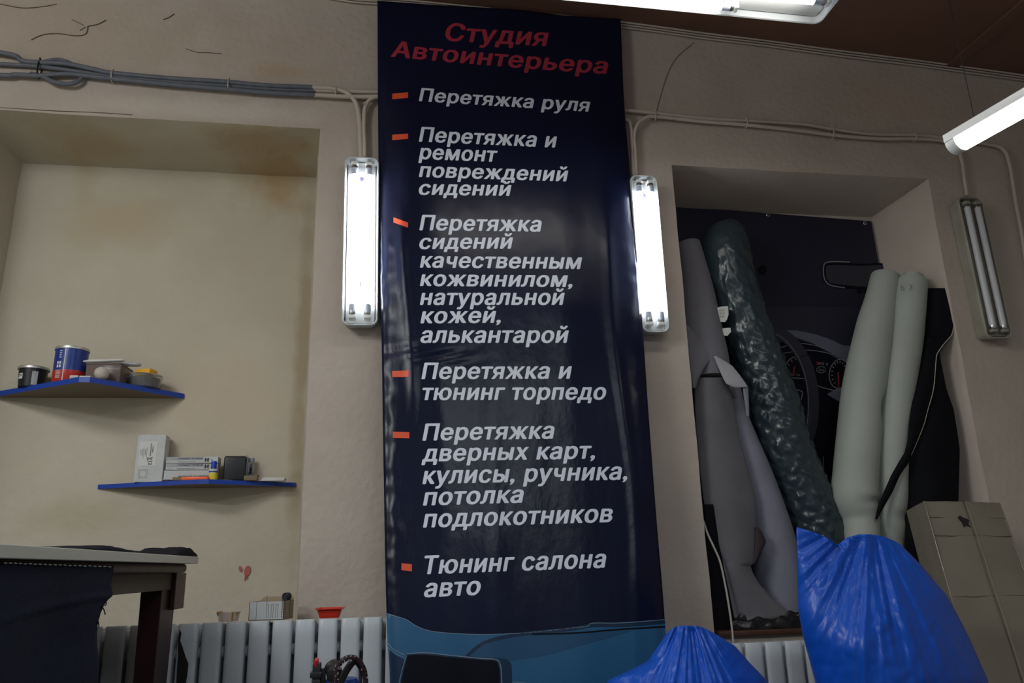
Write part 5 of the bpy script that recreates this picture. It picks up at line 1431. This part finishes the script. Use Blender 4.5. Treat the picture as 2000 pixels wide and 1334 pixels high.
# ------------------------------------------------------------------ machine with a red switch at the bottom edge
M['braid'] = mat('braided_cord', (0.028, 0.012, 0.016), 0.7, 0.3)
M['braid_fleck'] = mat('braid_fleck', (0.32, 0.28, 0.28), 0.7)
M['grip_dark'] = mat('grip_dark', (0.020, 0.018, 0.019), 0.5, 0.4)
M['machine_blue'] = mat('machine_blue', (0.012, 0.05, 0.26), 0.4, 0.5)
YT = -1.0
c = at(660, 1334, YT)
tl_ = thing('shop_vacuum', 'blue machine with black handle, red rocker switch and looped braided cord before the radiator', 'machine', (c.x, YT, 0))
def tp_(x, y, d=0.0): return at(x, y, YT + d)
b = MB()
r_ = .062
b.lathe([(0,0),(r_*1.5,0),(r_*1.6,.02),(r_*1.6,.30),(r_*1.3,.42),(r_*.8,c.z-.08),(r_*.62,c.z-.004),(r_*.55,c.z+.006),(0,c.z+.008)], (c.x + .004, YT + .02, 0), 32)
obj('body', b, M['machine_blue'], tl_)
b = MB(); q = [tp_(657, 1345, .01), tp_(654, 1320), tp_(650, 1305), tp_(643, 1294, .004)]
b.tube(catmull(q, 6), [.0165]*6 + [.0165]*6 + [.0155]*4 + [.0145, .012, .008], 20); obj('handle', b, M['grip_dark'], tl_)
b = MB(); s_ = tp_(619, 1311)
b.box(s_, (.0165, .024, .034), bev=.003); b.box(s_ + Vector((-.001,0,-.006)), (.024, .028, .011), bev=.002); b.box(s_ + Vector((0,0,-.028)), (.017, .024, .026), bev=.002); b.box(s_ + Vector((.012,.004,-.010)), (.012,.012,.030), bev=.002)
sw = obj('switch_housing', b, M['black_plastic'], tl_)
b = MB(); b.box(tp_(618, 1297, -.004), (.0085, .018, .022), rot=Matrix.Rotation(.25, 3, 'X'), bev=.003); obj('rocker', b, mat('rocker_red', (0.45, 0.012, 0.018), 0.35, 0.5), sw)
cordp = catmull([tp_(x, y, d) for x, y, d in ((655,1350,-.03),(656,1325,-.03),(659,1305,-.03),(667,1292,-.03),(681,1284.5,-.03),(694,1286,-.028),(704,1295,-.024),(711,1310,-.02),(714,1330,-.016),(713,1350,-.016))], 12)
b = MB(); b.tube(cordp, .0056, 12)
cord_o = obj('cord', b, M['braid'], tl_)
b = MB()
random.seed(8)
for k in range(46):
    p = cordp[int(random.random()*(len(cordp)-1))]
    a = random.uniform(0, 6.28)
    b.box(p + Vector((.0054*math.cos(a), -.0040 - .0014*abs(math.sin(a)), .0054*math.sin(a))), (.0016, .0012, .0030), rot=Matrix.Rotation(random.uniform(-1, 1), 3, 'Y'))
obj('fleck', b, M['braid_fleck'], cord_o)['kind'] = 'stuff'
b = MB(); b.tube(catmull([tp_(x, y, -.012) for x, y in ((664,1336),(672,1318),(681,1303),(690,1292),(698,1292),(706,1302),(711,1316))], 8), .0075, 12); obj('cable_sleeve', b, M['grip_dark'], tl_)
